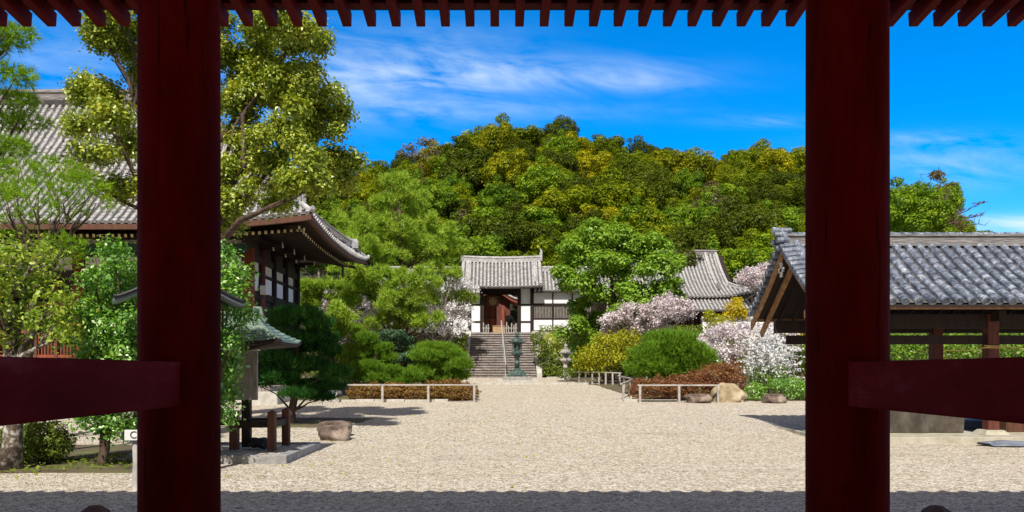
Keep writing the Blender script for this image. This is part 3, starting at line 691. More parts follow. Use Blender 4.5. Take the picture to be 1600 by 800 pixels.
# ------------------------------------------------------------------ notice kiosk
kd = 16.6; kx = X(300, kd); kz0 = .17
ki = thing('notice_kiosk', (kx, kd, 0), 'timber notice board under a green copper roof beside the left column', 'notice board')
zr, ze = Z(497, kd), Z(536, kd); rx_, ex_ = (404 - 300) * kd / F, (463 - 300) * (kd - .85) / F
pts = 10
def KS(s, side):      # concave hipped roof, side 0..3
    pass
m = MB(); nv = 8
ringv = []
for j in range(nv + 1):
    v = j / nv; hx = ex_ + (rx_ - ex_) * v; hy = .85 * (1 - v) + .02; z = ze + (zr - ze) * (.6 * v + .4 * v * v)
    ring = []
    nx, ny = 12, 6
    def pt(a, b): 
        cr = (abs(a) ** 6) * (abs(b) ** 6); return (kx + hx * a, kd + hy * b, z + .07 * cr * (1 - v))
    for i in range(nx): ring.append(pt(-1 + 2 * i / nx, -1))
    for i in range(ny): ring.append(pt(1, -1 + 2 * i / ny))
    for i in range(nx): ring.append(pt(1 - 2 * i / nx, 1))
    for i in range(ny): ring.append(pt(-1, 1 - 2 * i / ny))
    ringv.append(ring)
n = len(ringv[0]); V = []
for j, ring in enumerate(ringv):
    V += ring
    if j < nv: V += [(kx + (ringv[j + 1][i][0] - kx) * 1.0, ringv[j + 1][i][1], ringv[j + 1][i][2] - .0) if False else (p[0] * .995 + kx * .005, p[1] * .995 + kd * .005, p[2] + .028) for i, p in enumerate(ring)]
R2 = len(V) // n
m.add(V, [(j * n + i, j * n + (i + 1) % n, (j + 1) * n + (i + 1) % n, (j + 1) * n + i) for j in range(R2 - 1) for i in range(n)])
m.build('roof', MT['copper'], ki)
m = MB()
V = ringv[0]; V2 = [(p[0], p[1], p[2] - .07) for p in V]; V3 = [(kx + (p[0] - kx) * .55, kd + (p[1] - kd) * .3, p[2] - .16) for p in V]
m.add(V + V2 + V3, [(i, n + i, n + (i + 1) % n, (i + 1) % n) for i in range(n)] + [(n + i, 2 * n + i, 2 * n + (i + 1) % n, n + (i + 1) % n) for i in range(n)] + [tuple(range(2 * n, 3 * n))])
m.build('eave_frame', MT['darkwood'], ki)
m = MB(); m.sweep([(kx - rx_, kd, zr - .06), (kx + rx_ - .06, kd, zr - .06)], [(-.09, 0), (-.09, .12), (-.12, .13), (-.12, .17), (0, .2), (.12, .17), (.12, .13), (.09, .12), (.09, 0)]); m.build('ridge_cap', MT['copper'], ki)
for s_ in (1, -1):
    m = MB(); e = kx + s_ * rx_
    m.box(*sorted((e - s_ * .12, e + s_ * .0)), kd - .15, kd + .15, zr - .04, zr + .19)
    m.tube([(e - s_ * .1, kd, zr + .2), (e + s_ * .03, kd, zr + .2), (e + s_ * .07, kd, zr + .02), (e + s_ * .14, kd, zr - .08), (e + s_ * .17, kd, zr)], [.05, .05, .045, .04, .03], 8)
    m.build('ridge_end', MT['copper'], ki, .01)
b0, b1 = -1.25, (403 - 300) * kd / F
m = MB(); m.box(kx + b0, kx + b1, kd - .06, kd + .02, Z(625, kd), Z(548, kd)); m.build('board', MT['greywood'], ki, .01)
MB().box(kx + b0, kx + b1 + .03, kd - .09, kd + .05, Z(548, kd) + .002, Z(541, kd)).build('board_head', MT['signwhite'], ki)
for q in (-1.15, .13, 1.1):
    MB().box(kx + q - .085, kx + q + .085, kd + .025, kd + .2, kz0, Z(530, kd)).build('leg', MT['darkwood'], ki, .01)
MB().box(kx - 1.5, kx + 1.5, kd + .04, kd + .16, Z(665, kd), Z(657, kd)).build('stretcher', MT['darkwood'], ki, .01)
fp = thing('barrier', (X(425, 16.4), 16.4, kz0), 'low two-post timber barrier beside the notice board', 'barrier')
for px, dd, top in ((425, 16.15, 642), (447, 17.2, 638)):
    x = X(px, dd); m = MB(); m.box(x - .075, x + .075, dd - .075, dd + .075, kz0 - .02, Z(top, dd) - .03)
    m.add([(x - .075, dd - .075, Z(top, dd) - .03), (x + .075, dd - .075, Z(top, dd) - .03), (x + .075, dd + .075, Z(top, dd) - .03), (x - .075, dd + .075, Z(top, dd) - .03), (x, dd, Z(top, dd) + .02)], [(0, 1, 4), (1, 2, 4), (2, 3, 4), (3, 0, 4)])
    m.build('post', MT['brownwood'], fp)
for a, b in (((X(425, 16.15), 16.22), (X(447, 17.2), 17.13)), ((X(366, 16.15), 16.15), (X(425, 16.15) - .07, 16.15)), ((X(385, 17.2), 17.2), (X(447, 17.2) - .07, 17.2))):
    zz = Z(663, 16.15); MB().beam((*a, zz), (*b, zz), .08, .13).build('rail', MT['darkwood'], fp)
x = X(366, 16.1); MB().box(x - .08, x + .08, 16.03, 16.19, kz0, .95).build('post', MT['brownwood'], fp)
# low kerbed plot
px0, px1, y0, y1 = X(200, 15.2), X(450, 15.2), 15.1, 18.0
kb = thing('stone_plot_kerb', ((px0 + px1) / 2, 16.5, 0), 'low grey granite kerb round the gravel plot under the notice board', 'kerb')
m = MB(); m.box(px0, px1, y0, y0 + .22, -.02, .16); m.build('front_kerb', MT['kerb'], kb, .012)
m = MB(); m.box(px1 - .22, px1, y0 + .222, y1, -.02, .158); m.build('side_kerb', MT['kerb'], kb, .012)
m = MB(); m.box(px0, px0 + .22, y0 + .222, y1, -.02, .158); m.build('side_kerb', MT['kerb'], kb, .012)
m = MB(); m.box(px0 + .222, px1 - .222, y1 - .22, y1, -.02, .158); m.build('back_kerb', MT['kerb'], kb, .012)
MB().box(px0 + .222, px1 - .222, y0 + .222, y1 - .222, -.02, .125).build('gravel_fill', MT['gravel'], kb)

def rockmesh(name, c, r, mat, label, seed, parent=None, flat=.0, world=None, **kw):
    rg = np.random.default_rng(seed); n, mm = 22, 15; V = []
    A = rg.normal(size=(7, 3)); PH = rg.random(7) * 6.28; FR = rg.uniform(1.2, 4.5, 7)
    for j in range(mm + 1):
        th = math.pi * j / mm
        for i in range(n):
            ph = 2 * math.pi * i / n; d = np.array([math.sin(th) * math.cos(ph), math.sin(th) * math.sin(ph), math.cos(th)])
            q = np.sign(d) * np.abs(d) ** .72; q /= max(1e-6, np.linalg.norm(q)) ** .6
            s = 1 + sum(.075 * math.sin(FR[k] * float(A[k] @ d) * 1.6 + PH[k]) for k in range(7))
            z = q[2] * s
            if kw.get('tilt'): z = z * (1 - kw['tilt'] * q[0]) 
            if flat: z = min(z, flat)
            V.append((c[0] + q[0] * s * r[0], c[1] + q[1] * s * r[1], c[2] + z * r[2]))
    Fq = [(j * n + i, (j + 1) * n + i, (j + 1) * n + (i + 1) % n, j * n + (i + 1) % n) for j in range(mm) for i in range(n)]
    o = npmesh(name, V, Fq, mat, parent, world or (c[0], c[1], c[2] - r[2] * .5), smooth=True)
    o.data.polygons.foreach_set('use_smooth', np.zeros(len(o.data.polygons), dtype=bool))
    s2 = o.modifiers.new('sub', 'SUBSURF'); s2.levels = 1; s2.render_levels = 1
    if label: tag(o, label, kw.get('cat', 'rock'))
    return o
rockmesh('black_stone', (X(398, 16.3), 16.6, .26), (.22, .18, .12), MT['black'], 'small black lump lying at the foot of the notice board', 3, cat='stone')
# sign on stone post
sd = 11.8; sx = X(214, sd)
sg_ = thing('sign_post', (sx, sd, 0), 'rough stone post with a small white sign, half hidden by the left column', 'sign')
m = MB(); m.tube([(sx, sd, -.02), (sx + .01, sd, .4), (sx - .005, sd, .86)], [.075, .065, .07], 9); m.build('stone_post', MT['palestone'], sg_)
zb, zt2 = Z(687, sd), Z(671, sd); m = MB(); m.box(sx - .13, sx + .30, sd - .12, sd - .08, zb, zt2); m.build('sign_plate', MT['signwhite'], sg_, .004)
def text(body, size, loc, rot, mat, parent, name='lettering'):
    cu = bpy.data.curves.new(name, 'FONT'); cu.body = body; cu.size = size; cu.extrude = .003; cu.align_x = 'LEFT'; cu.align_y = 'CENTER'
    o = bpy.data.objects.new(name, cu); COL.objects.link(o)
    dg = bpy.context.evaluated_depsgraph_get(); me = bpy.data.meshes.new_from_object(o.evaluated_get(dg)); bpy.data.objects.remove(o)
    me.materials.clear(); me.materials.append(mat)
    off = ROOT[parent.name]; o = link(name, me, parent); o.location = Vector(loc) - off; o.rotation_euler = rot; return o
text('CO', .15, (sx - .05, sd - .123, (zb + zt2) / 2), (math.radians(90), 0, 0), MT['black'], sg_)

# ------------------------------------------------------------------ right pavilion
pv = thing('wash_pavilion', (12, 21.6, 0), 'open timber pavilion at the right with a blue-grey tiled gable roof over a stone basin', 'pavilion')
PX0, PX1, PY0, PY1 = 7.62, 21.0, 19.05, 24.1; PE, PR = 3.38, 5.13; PM = (PY0 + PY1) / 2; hd = PM - PY0
def pzz(v): return PE + (PR - PE) * (.85 * v + .15 * v * v)
def PSF(u, v): return np.stack([u, PY0 + hd * v + 0 * u, pzz(v) + 0 * u], 1)
def PSB(u, v): return np.stack([u, PY1 - hd * v + 0 * u, pzz(v) + 0 * u], 1)
tile_surface(PSF, PX0 + .3, PX1, .32, 11, .098, step=.034, jit=.008).build('front_roof_slope', MT['tile_blue'], pv)
tile_surface(PSB, PX0 + .3, PX1, .32, 11, .098, step=.034, jit=.008).build('back_roof_slope', MT['tile_blue'], pv)
for S_ in (PSF, PSB): under(S_, PX0 + .1, PX1 - .05, 2, 8, -.05).build('roof_deck', MT['darkwood'], pv)
# verge tiles: short round tiles laid across, along both gable slopes
for S_, nm in ((PSF, 'front'), (PSB, 'back')):
    m = MB()
    for k in range(13):
        v = (k + .2) / 13; P = S_(np.array([PX0]), np.array([v]))[0]
        m.tube([(PX0 - .12, P[1], P[2] + .07), (PX0 + .27, P[1], P[2] + .11)], [.088, .088], 10)
    P = [tuple(S_(np.array([PX0 + .34]), np.array([k / 12]))[0] + np.array([0, 0, .14])) for k in range(13)]
    m.tube(P, .10, 10); m.build('verge_tiles', MT['tile_blue'], pv, smooth=False)
# ridge stack with running cap
m = MB(); m.sweep([(PX0 + .1, PM, PR - .02), (PX1, PM, PR - .02)], [(-.15, 0), (-.15, .07), (-.17, .08), (-.15, .09), (-.15, .15), (-.17, .16), (-.15, .17), (-.15, .25), (-.19, .26), (-.19, .30), (.19, .30), (.19, .26), (.15, .25), (.15, 0)])
m.build('ridge', MT['tile_ridge'], pv)
m = MB()
k = PX0 + .12
while k < PX1: m.tube([(k, PM, PR + .29), (k + .30, PM, PR + .285)], [.085, .072], 10); k += .31
m.build('ridge_cap_tiles', MT['tile_blue'], pv)
m = MB(); m.sweep([(PX0 - .02, PM, PR - .05), (PX0 + .1, PM, PR - .05)], [(-.26, 0), (-.2, .28), (-.12, .4), (.12, .4), (.2, .28), (.26, 0)])
for dy in (-.2, 0, .2): m.tube([(PX0 - .2, PM + dy, PR + .12 + (.18 if dy == 0 else 0)), (PX0 + .12, PM + dy, PR + .12 + (.2 if dy == 0 else 0))], .08, 10)
m.tube([(PX0 - .25, PM, PR + .42), (PX0 + .25, PM, PR + .40)], .085, 10)
m.build('ridge_end', MT['tile_blue'], pv)
# barge boards
for S_ in (PSF, PSB):
    m = MB(); P = [S_(np.array([PX0]), np.array([v]))[0] for v in np.linspace(-.09, .97, 9)]
    for a, b in zip(P, P[1:]):
        A = (PX0 + .05, a[1], a[2] - .12); B = (PX0 + .05, b[1], b[2] - .12)
        m.hexa([(A[0] - .03, A[1], A[2] - .13), (A[0] + .03, A[1], A[2] - .13), (B[0] + .03, B[1], B[2] - .13), (B[0] - .03, B[1], B[2] - .13),
                (A[0] - .03, A[1], A[2] + .10), (A[0] + .03, A[1], A[2] + .10), (B[0] + .03, B[1], B[2] + .10), (B[0] - .03, B[1], B[2] + .10)])
    m.build('barge_board', MT['barge'], pv)
for S_ in (PSF, PSB):
    m = MB(); a = S_(np.array([PX0]), np.array([-.12]))[0]; b = S_(np.array([PX0]), np.array([.93]))[0]
    m.beam((PX0 + .38, a[1], a[2] - .34), (PX0 + .38, b[1], b[2] - .36), .07, .19); m.build('gable_rafter', MT['barge'], pv)
m = MB(); m.box(PX0 - .03, PX0 + .01, PM - .09, PM + .09, PR - .85, PR - .45); m.box(PX0 - .03, PX0 + .01, PM - .2, PM + .2, PR - .72, PR - .6); m.build('gable_pendant', MT['palestone'], pv, .02)
# fascia and rafters
MB().box(PX0 + .1, PX1, PY0 + .05, PY0 + .10, PE - .15, PE - .055).build('eave_board', MT['barge'], pv)
MB().box(PX0 + .1, PX1, PY1 - .10, PY1 - .05, PE - .15, PE - .055).build('eave_board', MT['barge'], pv)
k = PX0 + .35
while k < 17:
    for S_, y0_ in ((PSF, PY0), (PSB, PY1)):
        a = S_(np.array([k]), np.array([.04]))[0]; b = S_(np.array([k]), np.array([.98]))[0]
        MB().beam((k, a[1], a[2] - .17), (k, b[1], b[2] - .17), .07, .1).build('rafter', MT['darkwood'], pv)
    k += .42
PPX = [9.0, 12.47, 15.94, 19.4]; PPY = (20.3, 22.85)
for x in PPX:
    for y in PPY:
        MB().box(x - .14, x + .14, y - .14, y + .14, .27, 3.2).build('post', MT['postwood'], pv, .012)
        m = MB(); m.hexa([(x - .32, y - .32, .152), (x + .32, y - .32, .152), (x + .32, y + .32, .152), (x - .32, y + .32, .152), (x - .22, y - .22, .27), (x + .22, y - .22, .27), (x + .22, y + .22, .27), (x - .22, y + .22, .27)])
        m.build('post_base', MT['mossstone'], pv, .01)
    MB().box(x - .09, x + .09, PPY[0] - .5, PPY[1] + .5, 3.0, 3.25).build('cross_beam', MT['darkwood'], pv)
    m = MB(); m.box(x - .08, x + .08, PM - .08, PM + .08, 3.25, PR - .2); m.build('king_post', MT['darkwood'], pv)
for y in PPY:
    MB().box(PX0 + .25, PX1 - .5, y - .1, y + .1, 2.84, 3.19).build('wall_plate', MT['darkwood'], pv)
    MB().box(8.2, PX1 - .8, y - .055, y + .055, Z(538, y), Z(524, y)).build('tie_rail', MT['darkwood'], pv)
MB().box(PX0 + .12, PX1 - .3, PM - .12, PM + .12, 4.72, 4.95).build('ridge_beam', MT['brownwood'], pv)
MB().box(PX0 + .15, 9.1, PY0 + 1.2, PY0 + 1.35, 3.1, 3.3).build('purlin', MT['barge'], pv)
m = MB(); m.box(8.98, 9.05, PY0 + .9, PY1 - .9, 3.2, 3.9); m.build('gable_wall', MT['darkwood'], pv)
MB().box(8.0, 24, 19.35, 24.2, -.02, .15).build('platform', MT['mossstone'], pv, .012)
bs_ = thing('stone_basin', (11, 21.3, .15), 'big dark-stained stone water basin under the pavilion roof', 'basin')
bx1 = X(1496, 21.0); bx0 = 8.9; bt = .98
MB().hexa([(bx0, 20.7, .155), (bx1, 20.7, .155), (bx1, 22.3, .155), (bx0, 22.3, .155), (bx0 - .05, 20.66, bt), (bx1 + .02, 20.66, bt), (bx1 + .02, 22.34, bt), (bx0 - .05, 22.34, bt)]).build('basin_body', MT['basin'], bs_, .02)
m = MB()
for a in ((bx0 - .05, bx1 + .02, 20.66, 20.86), (bx0 - .05, bx1 + .02, 22.14, 22.34), (bx0 - .05, bx0 + .15, 20.862, 22.138), (bx1 - .18, bx1 + .02, 20.862, 22.138)): m.box(*a, bt + .002, bt + .12)
m.build('rim', MT['basin'], bs_, .01)
m = MB(); x = X(1516, 22.3); m.box(x - .35, x + .5, 22.0, 22.6, .155, .34); m.box(x - .42, x + .56, 21.95, 22.65, .342, .40); tag(m.build('storage_tray', MT['bluebox'], None, .01, world=(x, 22.3, .15)), 'dark blue tray on the platform between basin and post', 'tray')
m = MB(); x = X(1585, 21.2); m.box(x - .35, x + .9, 21.0, 21.6, .155, .72); m.box(x - .40, x + .95, 20.95, 21.65, .722, .78); tag(m.build('wooden_chest', MT['brownwood'], None, .01, world=(x, 21.3, .15)), 'brown timber chest on the platform at the right edge', 'chest')
m = MB(); P = [(X(1538, 19.0), 20.12, Z(541, 20.1))]
m = MB(); ys_ = 20.13
m.tube([(12.2, ys_, Z(540, ys_)), (12.6, ys_, Z(541, ys_)), (13.4, ys_, Z(545, ys_)), (14.8, ys_, Z(547, ys_)), (15.9, ys_, Z(544, ys_))], .014, 6)
m.tube([(11.2, ys_, Z(548, ys_)), (11.9, ys_, Z(547, ys_)), (12.45, ys_, Z(540, ys_))], .012, 6)
m.tube([(12.30, 20.14, 2.34), (12.64, 20.14, 2.34), (12.64, 20.46, 2.34), (12.30, 20.46, 2.34), (12.30, 20.14, 2.34)], .014, 6)
tag(m.build('rope', MT['rope'], None, world=(12.45, 20.13, 2.3)), 'thin yellow rope strung between the pavilion posts', 'rope')
rockmesh('flat_slab', (X(1578, 18.6), 18.7, .05), (.62, .33, .07), MT['slate'], 'flat grey stone slab on the gravel in front of the pavilion platform', 12, cat='slab')

# ------------------------------------------------------------------ stairs and kerbs
st_ = thing('stone_stairs', (.2, 52.3, 1.38), 'broad flight of worn stone steps climbing to the inner gate', 'stairs')
NS = 18; rise = (TER - 1.38) / NS; run = .325; SY0 = 52.0
for k in range(NS):
    y = SY0 + k * run; z = 1.38 + k * rise
    m = MB()
    x = -2.02
    while x < 2.42:
        w_ = R_.uniform(.8, 1.5); e = min(2.42, x + w_); 
        if 2.42 - e < .4: e = 2.42
        j = R_.uniform(-.012, .012)
        q = R_.uniform(-.008, .006); m.mi = 1; m.box(x + .008, e - .008, y + j + .05, y + run + .02, z - .1, z + rise + q - .07); m.mi = 0
        m.box(x + .008, e - .008, y + j, y + run + .04, z + rise + q - .068, z + rise + q); x = e
    m.mi = 1; m.build('step', [MT['step'], MT['riser']], st_, .012)
MB().hexa([(-2.0, SY0 + .1, 1.2), (2.4, SY0 + .1, 1.2), (2.4, SY0 + NS * run, 1.2), (-2.0, SY0 + NS * run, 1.2), (-2.0, SY0 + .15, 1.3), (2.4, SY0 + .15, 1.3), (2.4, SY0 + NS * run, TER - .2), (-2.0, SY0 + NS * run, TER - .2)]).build('stair_core', MT['step'], st_)
for x0, x1 in ((-2.36, -2.03), (2.43, 2.78)):
    ya, yb = SY0 - .25, SY0 + NS * run
    MB().hexa([(x0, ya, 1.2), (x1, ya, 1.2), (x1, yb, 1.2), (x0, yb, 1.2), (x0, ya, 1.62), (x1, ya, 1.62), (x1, yb, TER + .17), (x0, yb, TER + .17)]).build('cheek_wall', MT['palestone'], st_, .015)
hr = thing('handrail', (.4, 52, 1.4), 'pale metal handrail running up the middle of the stone stairs', 'handrail')
ra, rb = Vector((.42, 52.0, 1.4)), Vector((.15, 57.6, TER))
for k in range(4):
    p = ra.lerp(rb, k / 3); MB().tube([p - Vector((0, 0, .05)), p + Vector((0, 0, .88))], .035, 8).build('baluster', MT['steel'], hr)
MB().tube([ra + Vector((0, -.25, .75)), ra + Vector((0, 0, .88)), rb + Vector((0, 0, .88)), rb + Vector((0, .3, .85))], .045, 8).build('rail', MT['steel'], hr)
def kerb(name, label, x0, x1, y, h=.14, dep=.3, seed=0, x_gap=.02):
    rg = random.Random(seed); m = MB(); x = x0
    while x < x1:
        e = min(x1, x + rg.uniform(.7, 1.5)); z = G(x, y); m.box(x + x_gap / 2, e - x_gap / 2, y + rg.uniform(-.02, .02), y + dep, z - .12, z + h + rg.uniform(-.015, .015)); x = e
    o = m.build(name, MT['palestone'], None, .012, world=((x0 + x1) / 2, y, G(0, y))); return tag(o, label, 'kerb')
kerb('stone_kerb', 'low stone kerb across the gravel in front of the bronze lantern', X(752, 46), X(960, 46), 46.0, .10, .35, 1)
kerb('stone_kerb', 'low stone kerb along the foot of the hedge behind the left fence', X(497, 32.2), X(700, 32.2), 32.35, .10, .25, 2)
kerb('stone_kerb', 'low stone kerb under the right fence beside the boulders', X(975, 32.2), X(1060, 32.2), 32.35, .10, .25, 3)

# ------------------------------------------------------------------ fences
def fence(name, label, pts, h, posts, cat='fence'):
    t = thing(name, (pts[0][0], pts[0][1], G(*pts[0])), label, cat)
    a, b = Vector(pts[0]), Vector(pts[1])
    for k in range(posts):
        p = a.lerp(b, k / (posts - 1)); g = G(p.x, p.y)
        MB().box(p.x - .045, p.x + .045, p.y - .045, p.y + .045, g - .05, g + h - .035).build('post', MT['railwood'], t, .008)
    m = MB(); m.beam((a.x - .1, a.y, G(a.x, a.y) + h), (b.x + .1, b.y, G(b.x, b.y) + h), .09, .06); m.build('rail', MT['railwood'], t, .008); return t
fence('rail_fence', 'long low pale timber rail fence in front of the left reddish hedge', ((X(526, 32.0), 32.0), (X(741, 32.0), 32.0)), .70, 4)
fence('rail_fence', 'low pale timber rail fence in front of the right reddish hedge and grey boulder', ((X(1000, 31.8), 31.8), (X(1122, 31.8), 31.8)), .70, 3)
fence('rail_fence', 'short pale rail fence turning back from the right fence corner', ((X(974, 33.5), 33.5), (X(990, 38.5), 38.5)), .66, 3)
fence('rail_fence', 'distant low pale rail fence below the yellow-green shrub, right of the stone lantern', ((X(905, 46.5), 46.5), (X(968, 44.5), 44.5)), .72, 7)
fence('rail_fence', 'far pale rail fence leading back beside the yellow-green shrub', ((X(968, 43.5), 43.5), (X(984, 40), 40)), .6, 3)

# ------------------------------------------------------------------ lanterns
lx, ld = X(808, 48), 48.0; lg = G(lx, ld)
bl = thing('bronze_lantern', (lx, ld, lg), 'tall green bronze lantern on a stone base in front of the stairs', 'lantern')
m = MB(); m.box(lx - 1.2, lx + 1.2, ld - 1.2, ld + 1.2, lg - .1, lg + .17); m.build('base_slab', MT['palestone'], bl, .02)
m = MB(); m.box(lx - .85, lx + .85, ld - .85, ld + .85, lg + .172, lg + .38); m.build('base_block', MT['stone'], bl, .02)
b0_ = lg + .38; s_ = (Z(517, 48) - b0_) / 2.75
def LP(pr): return [(r * s_, z * s_) for r, z in pr]
MB().lathe((lx, ld, b0_), LP([(.72, 0), (.72, .08), (.62, .12), (.52, .28), (.38, .36), (.26, .42), (.2, .5)]), 6, .52).build('pedestal', MT['bronze'], bl, .01)
MB().lathe((lx, ld, b0_), LP([(.16, .5), (.15, .75), (.19, .78), (.19, .84), (.14, .88), (.135, 1.12), (.18, 1.16), (.22, 1.24)]), 16).build('shaft', MT['bronze'], bl, smooth=True)
MB().lathe((lx, ld, b0_), LP([(.2, 1.24), (.42, 1.36), (.44, 1.44), (.36, 1.46), (.34, 1.5)]), 6, .52).build('platform', MT['bronze'], bl, .01)
m = MB()
for k in range(6):
    a = .52 + k * math.pi / 3; m.box(lx + math.cos(a) * .3 * s_ - .03, lx + math.cos(a) * .3 * s_ + .03, ld + math.sin(a) * .3 * s_ - .03, ld + math.sin(a) * .3 * s_ + .03, b0_ + 1.5 * s_, b0_ + 2.02 * s_)
m.lathe((lx, ld, b0_), LP([(.24, 1.5), (.24, 2.02)]), 6, .52); m.lathe((lx, ld, b0_), LP([(.33, 1.49), (.33, 1.56)]), 6, .52); m.lathe((lx, ld, b0_), LP([(.33, 1.96), (.33, 2.03)]), 6, .52)
m.build('fire_box', MT['bronze'], bl)
m = MB(); m.lathe((lx, ld, b0_), LP([(.33, 2.03), (.52, 2.04), (.54, 2.08), (.42, 2.17), (.27, 2.30), (.12, 2.38), (.1, 2.4)]), 6, .52)
for k in range(6):
    a = .52 + k * math.pi / 3; c = Vector((math.cos(a), math.sin(a), 0)); o_ = Vector((lx, ld, b0_))
    m.tube([o_ + c * .5 * s_ + Vector((0, 0, 2.07 * s_)), o_ + c * .58 * s_ + Vector((0, 0, 2.1 * s_)), o_ + c * .62 * s_ + Vector((0, 0, 2.18 * s_))], [.035, .03, .02], 6)
m.build('roof', MT['bronze'], bl)
MB().lathe((lx, ld, b0_), LP([(.1, 2.4), (.16, 2.44), (.09, 2.48), (.13, 2.55), (.12, 2.63), (.05, 2.7), (.01, 2.75)]), 14).build('finial', MT['bronze'], bl, smooth=True)

sx2, sd2 = X(884, 50.5), 50.5; sg2 = G(sx2, sd2)
sl = thing('stone_lantern', (sx2, sd2, sg2), 'pale stone lantern standing among shrubs right of the stairs', 'lantern')
q = (Z(537, sd2) - sg2) / 2.1
def SP(pr): return [(r * q, z * q) for r, z in pr]
MB().lathe((sx2, sd2, sg2), SP([(.34, -.05), (.34, .15), (.22, .22), (.17, .3), (.155, .9), (.2, .98)]), 14).build('shaft', MT['palestone'], sl)
MB().lathe((sx2, sd2, sg2), SP([(.2, .98), (.38, 1.1), (.38, 1.2), (.24, 1.21)]), 6, .5).build('platform', MT['palestone'], sl)
m = MB()
m.lathe((sx2, sd2, sg2), SP([(.13, 1.205), (.13, 1.505)]), 6, .5); m.lathe((sx2, sd2, sg2), SP([(.30, 1.2), (.30, 1.24)]), 6, .5)
for k in range(4):
    a = math.pi / 4 + k * math.pi / 2; c = (math.cos(a) * .21 * q, math.sin(a) * .21 * q); m.box(sx2 + c[0] - .05, sx2 + c[0] + .05, sd2 + c[1] - .05, sd2 + c[1] + .05, sg2 + 1.21 * q, sg2 + 1.5 * q)
m.build('fire_box', MT['stone'], sl)
MB().lathe((sx2, sd2, sg2), SP([(.2, 1.5), (.46, 1.53), (.47, 1.6), (.3, 1.68), (.14, 1.8)]), 6, .5).build('roof', MT['stone'], sl)
MB().lathe((sx2, sd2, sg2), SP([(.1, 1.8), (.15, 1.84), (.09, 1.88), (.13, 1.96), (.1, 2.04), (.02, 2.1)]), 12).build('finial', MT['stone'], sl)

# ------------------------------------------------------------------ inner gate on the terrace
ig = thing('inner_gate', (.3, 59.5, TER), 'white-walled gatehouse with a grey tiled roof at the top of the stairs', 'gatehouse')
IY0, IY1, IYM = 58.3, 62.9, 60.6; IX0, IX1 = -2.85, 3.2; IE, IR = Z(449, 58.3), Z(410, IYM)
def gable_roof(par, x0, x1, y0, y1, ze, zr, p=.28, nc=11, r=.08, rs=.9, ends=(True, True), bow=.0):
    ym = (y0 + y1) / 2; hh = ym - y0; xm = (x0 + x1) / 2; hw = (x1 - x0) / 2
    def zf(u, v): return ze + (zr - ze) * (.78 * v + .22 * v * v) + bow * ((u - xm) / hw) ** 2
    def A(u, v): return np.stack([u, y0 + hh * v + 0 * u, zf(u, v)], 1)
    def B(u, v): return np.stack([u, y1 - hh * v + 0 * u, zf(u, v)], 1)
    tile_surface(A, x0, x1, p, nc, r, step=.03).build('front_roof_slope', MT['tile_pale'], par)
    tile_surface(B, x0, x1, p * 2, 5, r, step=.03, ends=False).build('back_roof_slope', MT['tile_pale'], par)
    m = under(A, x0 + .03, x1 - .03, 6, 6, -.05); m2 = under(B, x0 + .03, x1 - .03, 6, 6, -.05); m.add(m2.v, m2.f); m.build('roof_deck', MT['darkwood'], par)
    m = MB(); m.sweep([(x0 + (x1 - x0) * k / 8, ym, zr - .03 + bow * (2 * k / 8 - 1) ** 2) for k in range(9)], rprof(rs)); m.build('ridge', MT['tile_pale'], par)
    for s_, xe, on in ((-1, x0, ends[0]), (1, x1, ends[1])):
        if not on: continue
        if s_ < 0 and par.name.startswith('inner'): zlow = .25
        else: zlow = 0
        m = MB()
        for S_ in (A, B):
            P = [tuple(S_(np.array([xe - s_ * .16]), np.array([k / 8]))[0] + np.array([0, 0, .12])) for k in range(9)]; m.tube(P, .12, 8)
            P = [tuple(S_(np.array([xe - s_ * .55]), np.array([.22 + .78 * k / 8]))[0] + np.array([0, 0, .1])) for k in range(9)]; m.tube(P, [.13] * 9, 8)
            q_ = P[0]; m.box(q_[0] - .16, q_[0] + .16, q_[1] - .08, q_[1] + .08, q_[2] - .1, q_[2] + .32)
        m.build('verge_ridge', MT['tile_pale'], par)
        m = MB(); c = Vector((xe - s_ * .05, ym, zr + .1 + bow)); m.box(c.x - .1, c.x + .1, ym - .3, ym + .3, c.z - .1, c.z + .45 - zlow)
        if not zlow: m.tube([c + Vector((0, 0, .4)), c + Vector((s_ * .05, 0, .62)), c + Vector((-s_ * .06, 0, .85))], [.13, .09, .04], 8)
        m.build('ridge_ornament', MT['tile_pale'], par)
gable_roof(ig, IX0, IX1, IY0, IY1, IE, IR, bow=.10)
IW = 59.3; z_ = lambda py: Z(py, IW); x_ = lambda px: X(px, IW)
def ibox(nm, px0, px1, py0, py1, mt, yo=0, th=.12, par=None): # py0 top, py1 bottom
    return MB().box(x_(px0), x_(px1), IW + yo, IW + yo + th, z_(py1), z_(py0)).build(nm, MT[mt], par or ig)
for a, b in ((736.5, 750), (814, 828.5)):
    for t_, b_ in ((451, 475), (477.5, 501.5), (504.5, 519)): ibox('plaster_panel', a, b, t_, b_, 'white')
    for t_, b_ in ((475, 477.5), (501.5, 504.5)): ibox('rail', a, b, t_, b_, 'darkwood', -.02)
for a, b in ((732.5, 736.5), (750, 755), (808.5, 814), (828.5, 832)): ibox('post', a, b, 446, 519.5, 'darkwood', -.06, .26)
ibox('lintel', 732, 832, 446, 451, 'darkwood', -.1, .24)
ibox('sill_stone', 733, 833, 519.5, 522, 'stone', -.1, .4)
for s_ in (x_(753), x_(811)):   # depth of the gate: rear posts and side walls
    MB().box(s_ - .05, s_ + .05, IW + .24, 62.1, TER, IE + .3).build('side_wall', MT['brownwood'], ig)
for a in (733, 830): MB().box(x_(a), x_(a) + .2, 61.9, 62.2, TER, IE + .2).build('post', MT['darkwood'], ig)
m = MB(); xa, xb = x_(755), x_(776); m.box(xa, xb, 61.2, 61.28, TER + .05, z_(458)); m.build('door_leaf', MT['redwood'], ig)
m = MB()
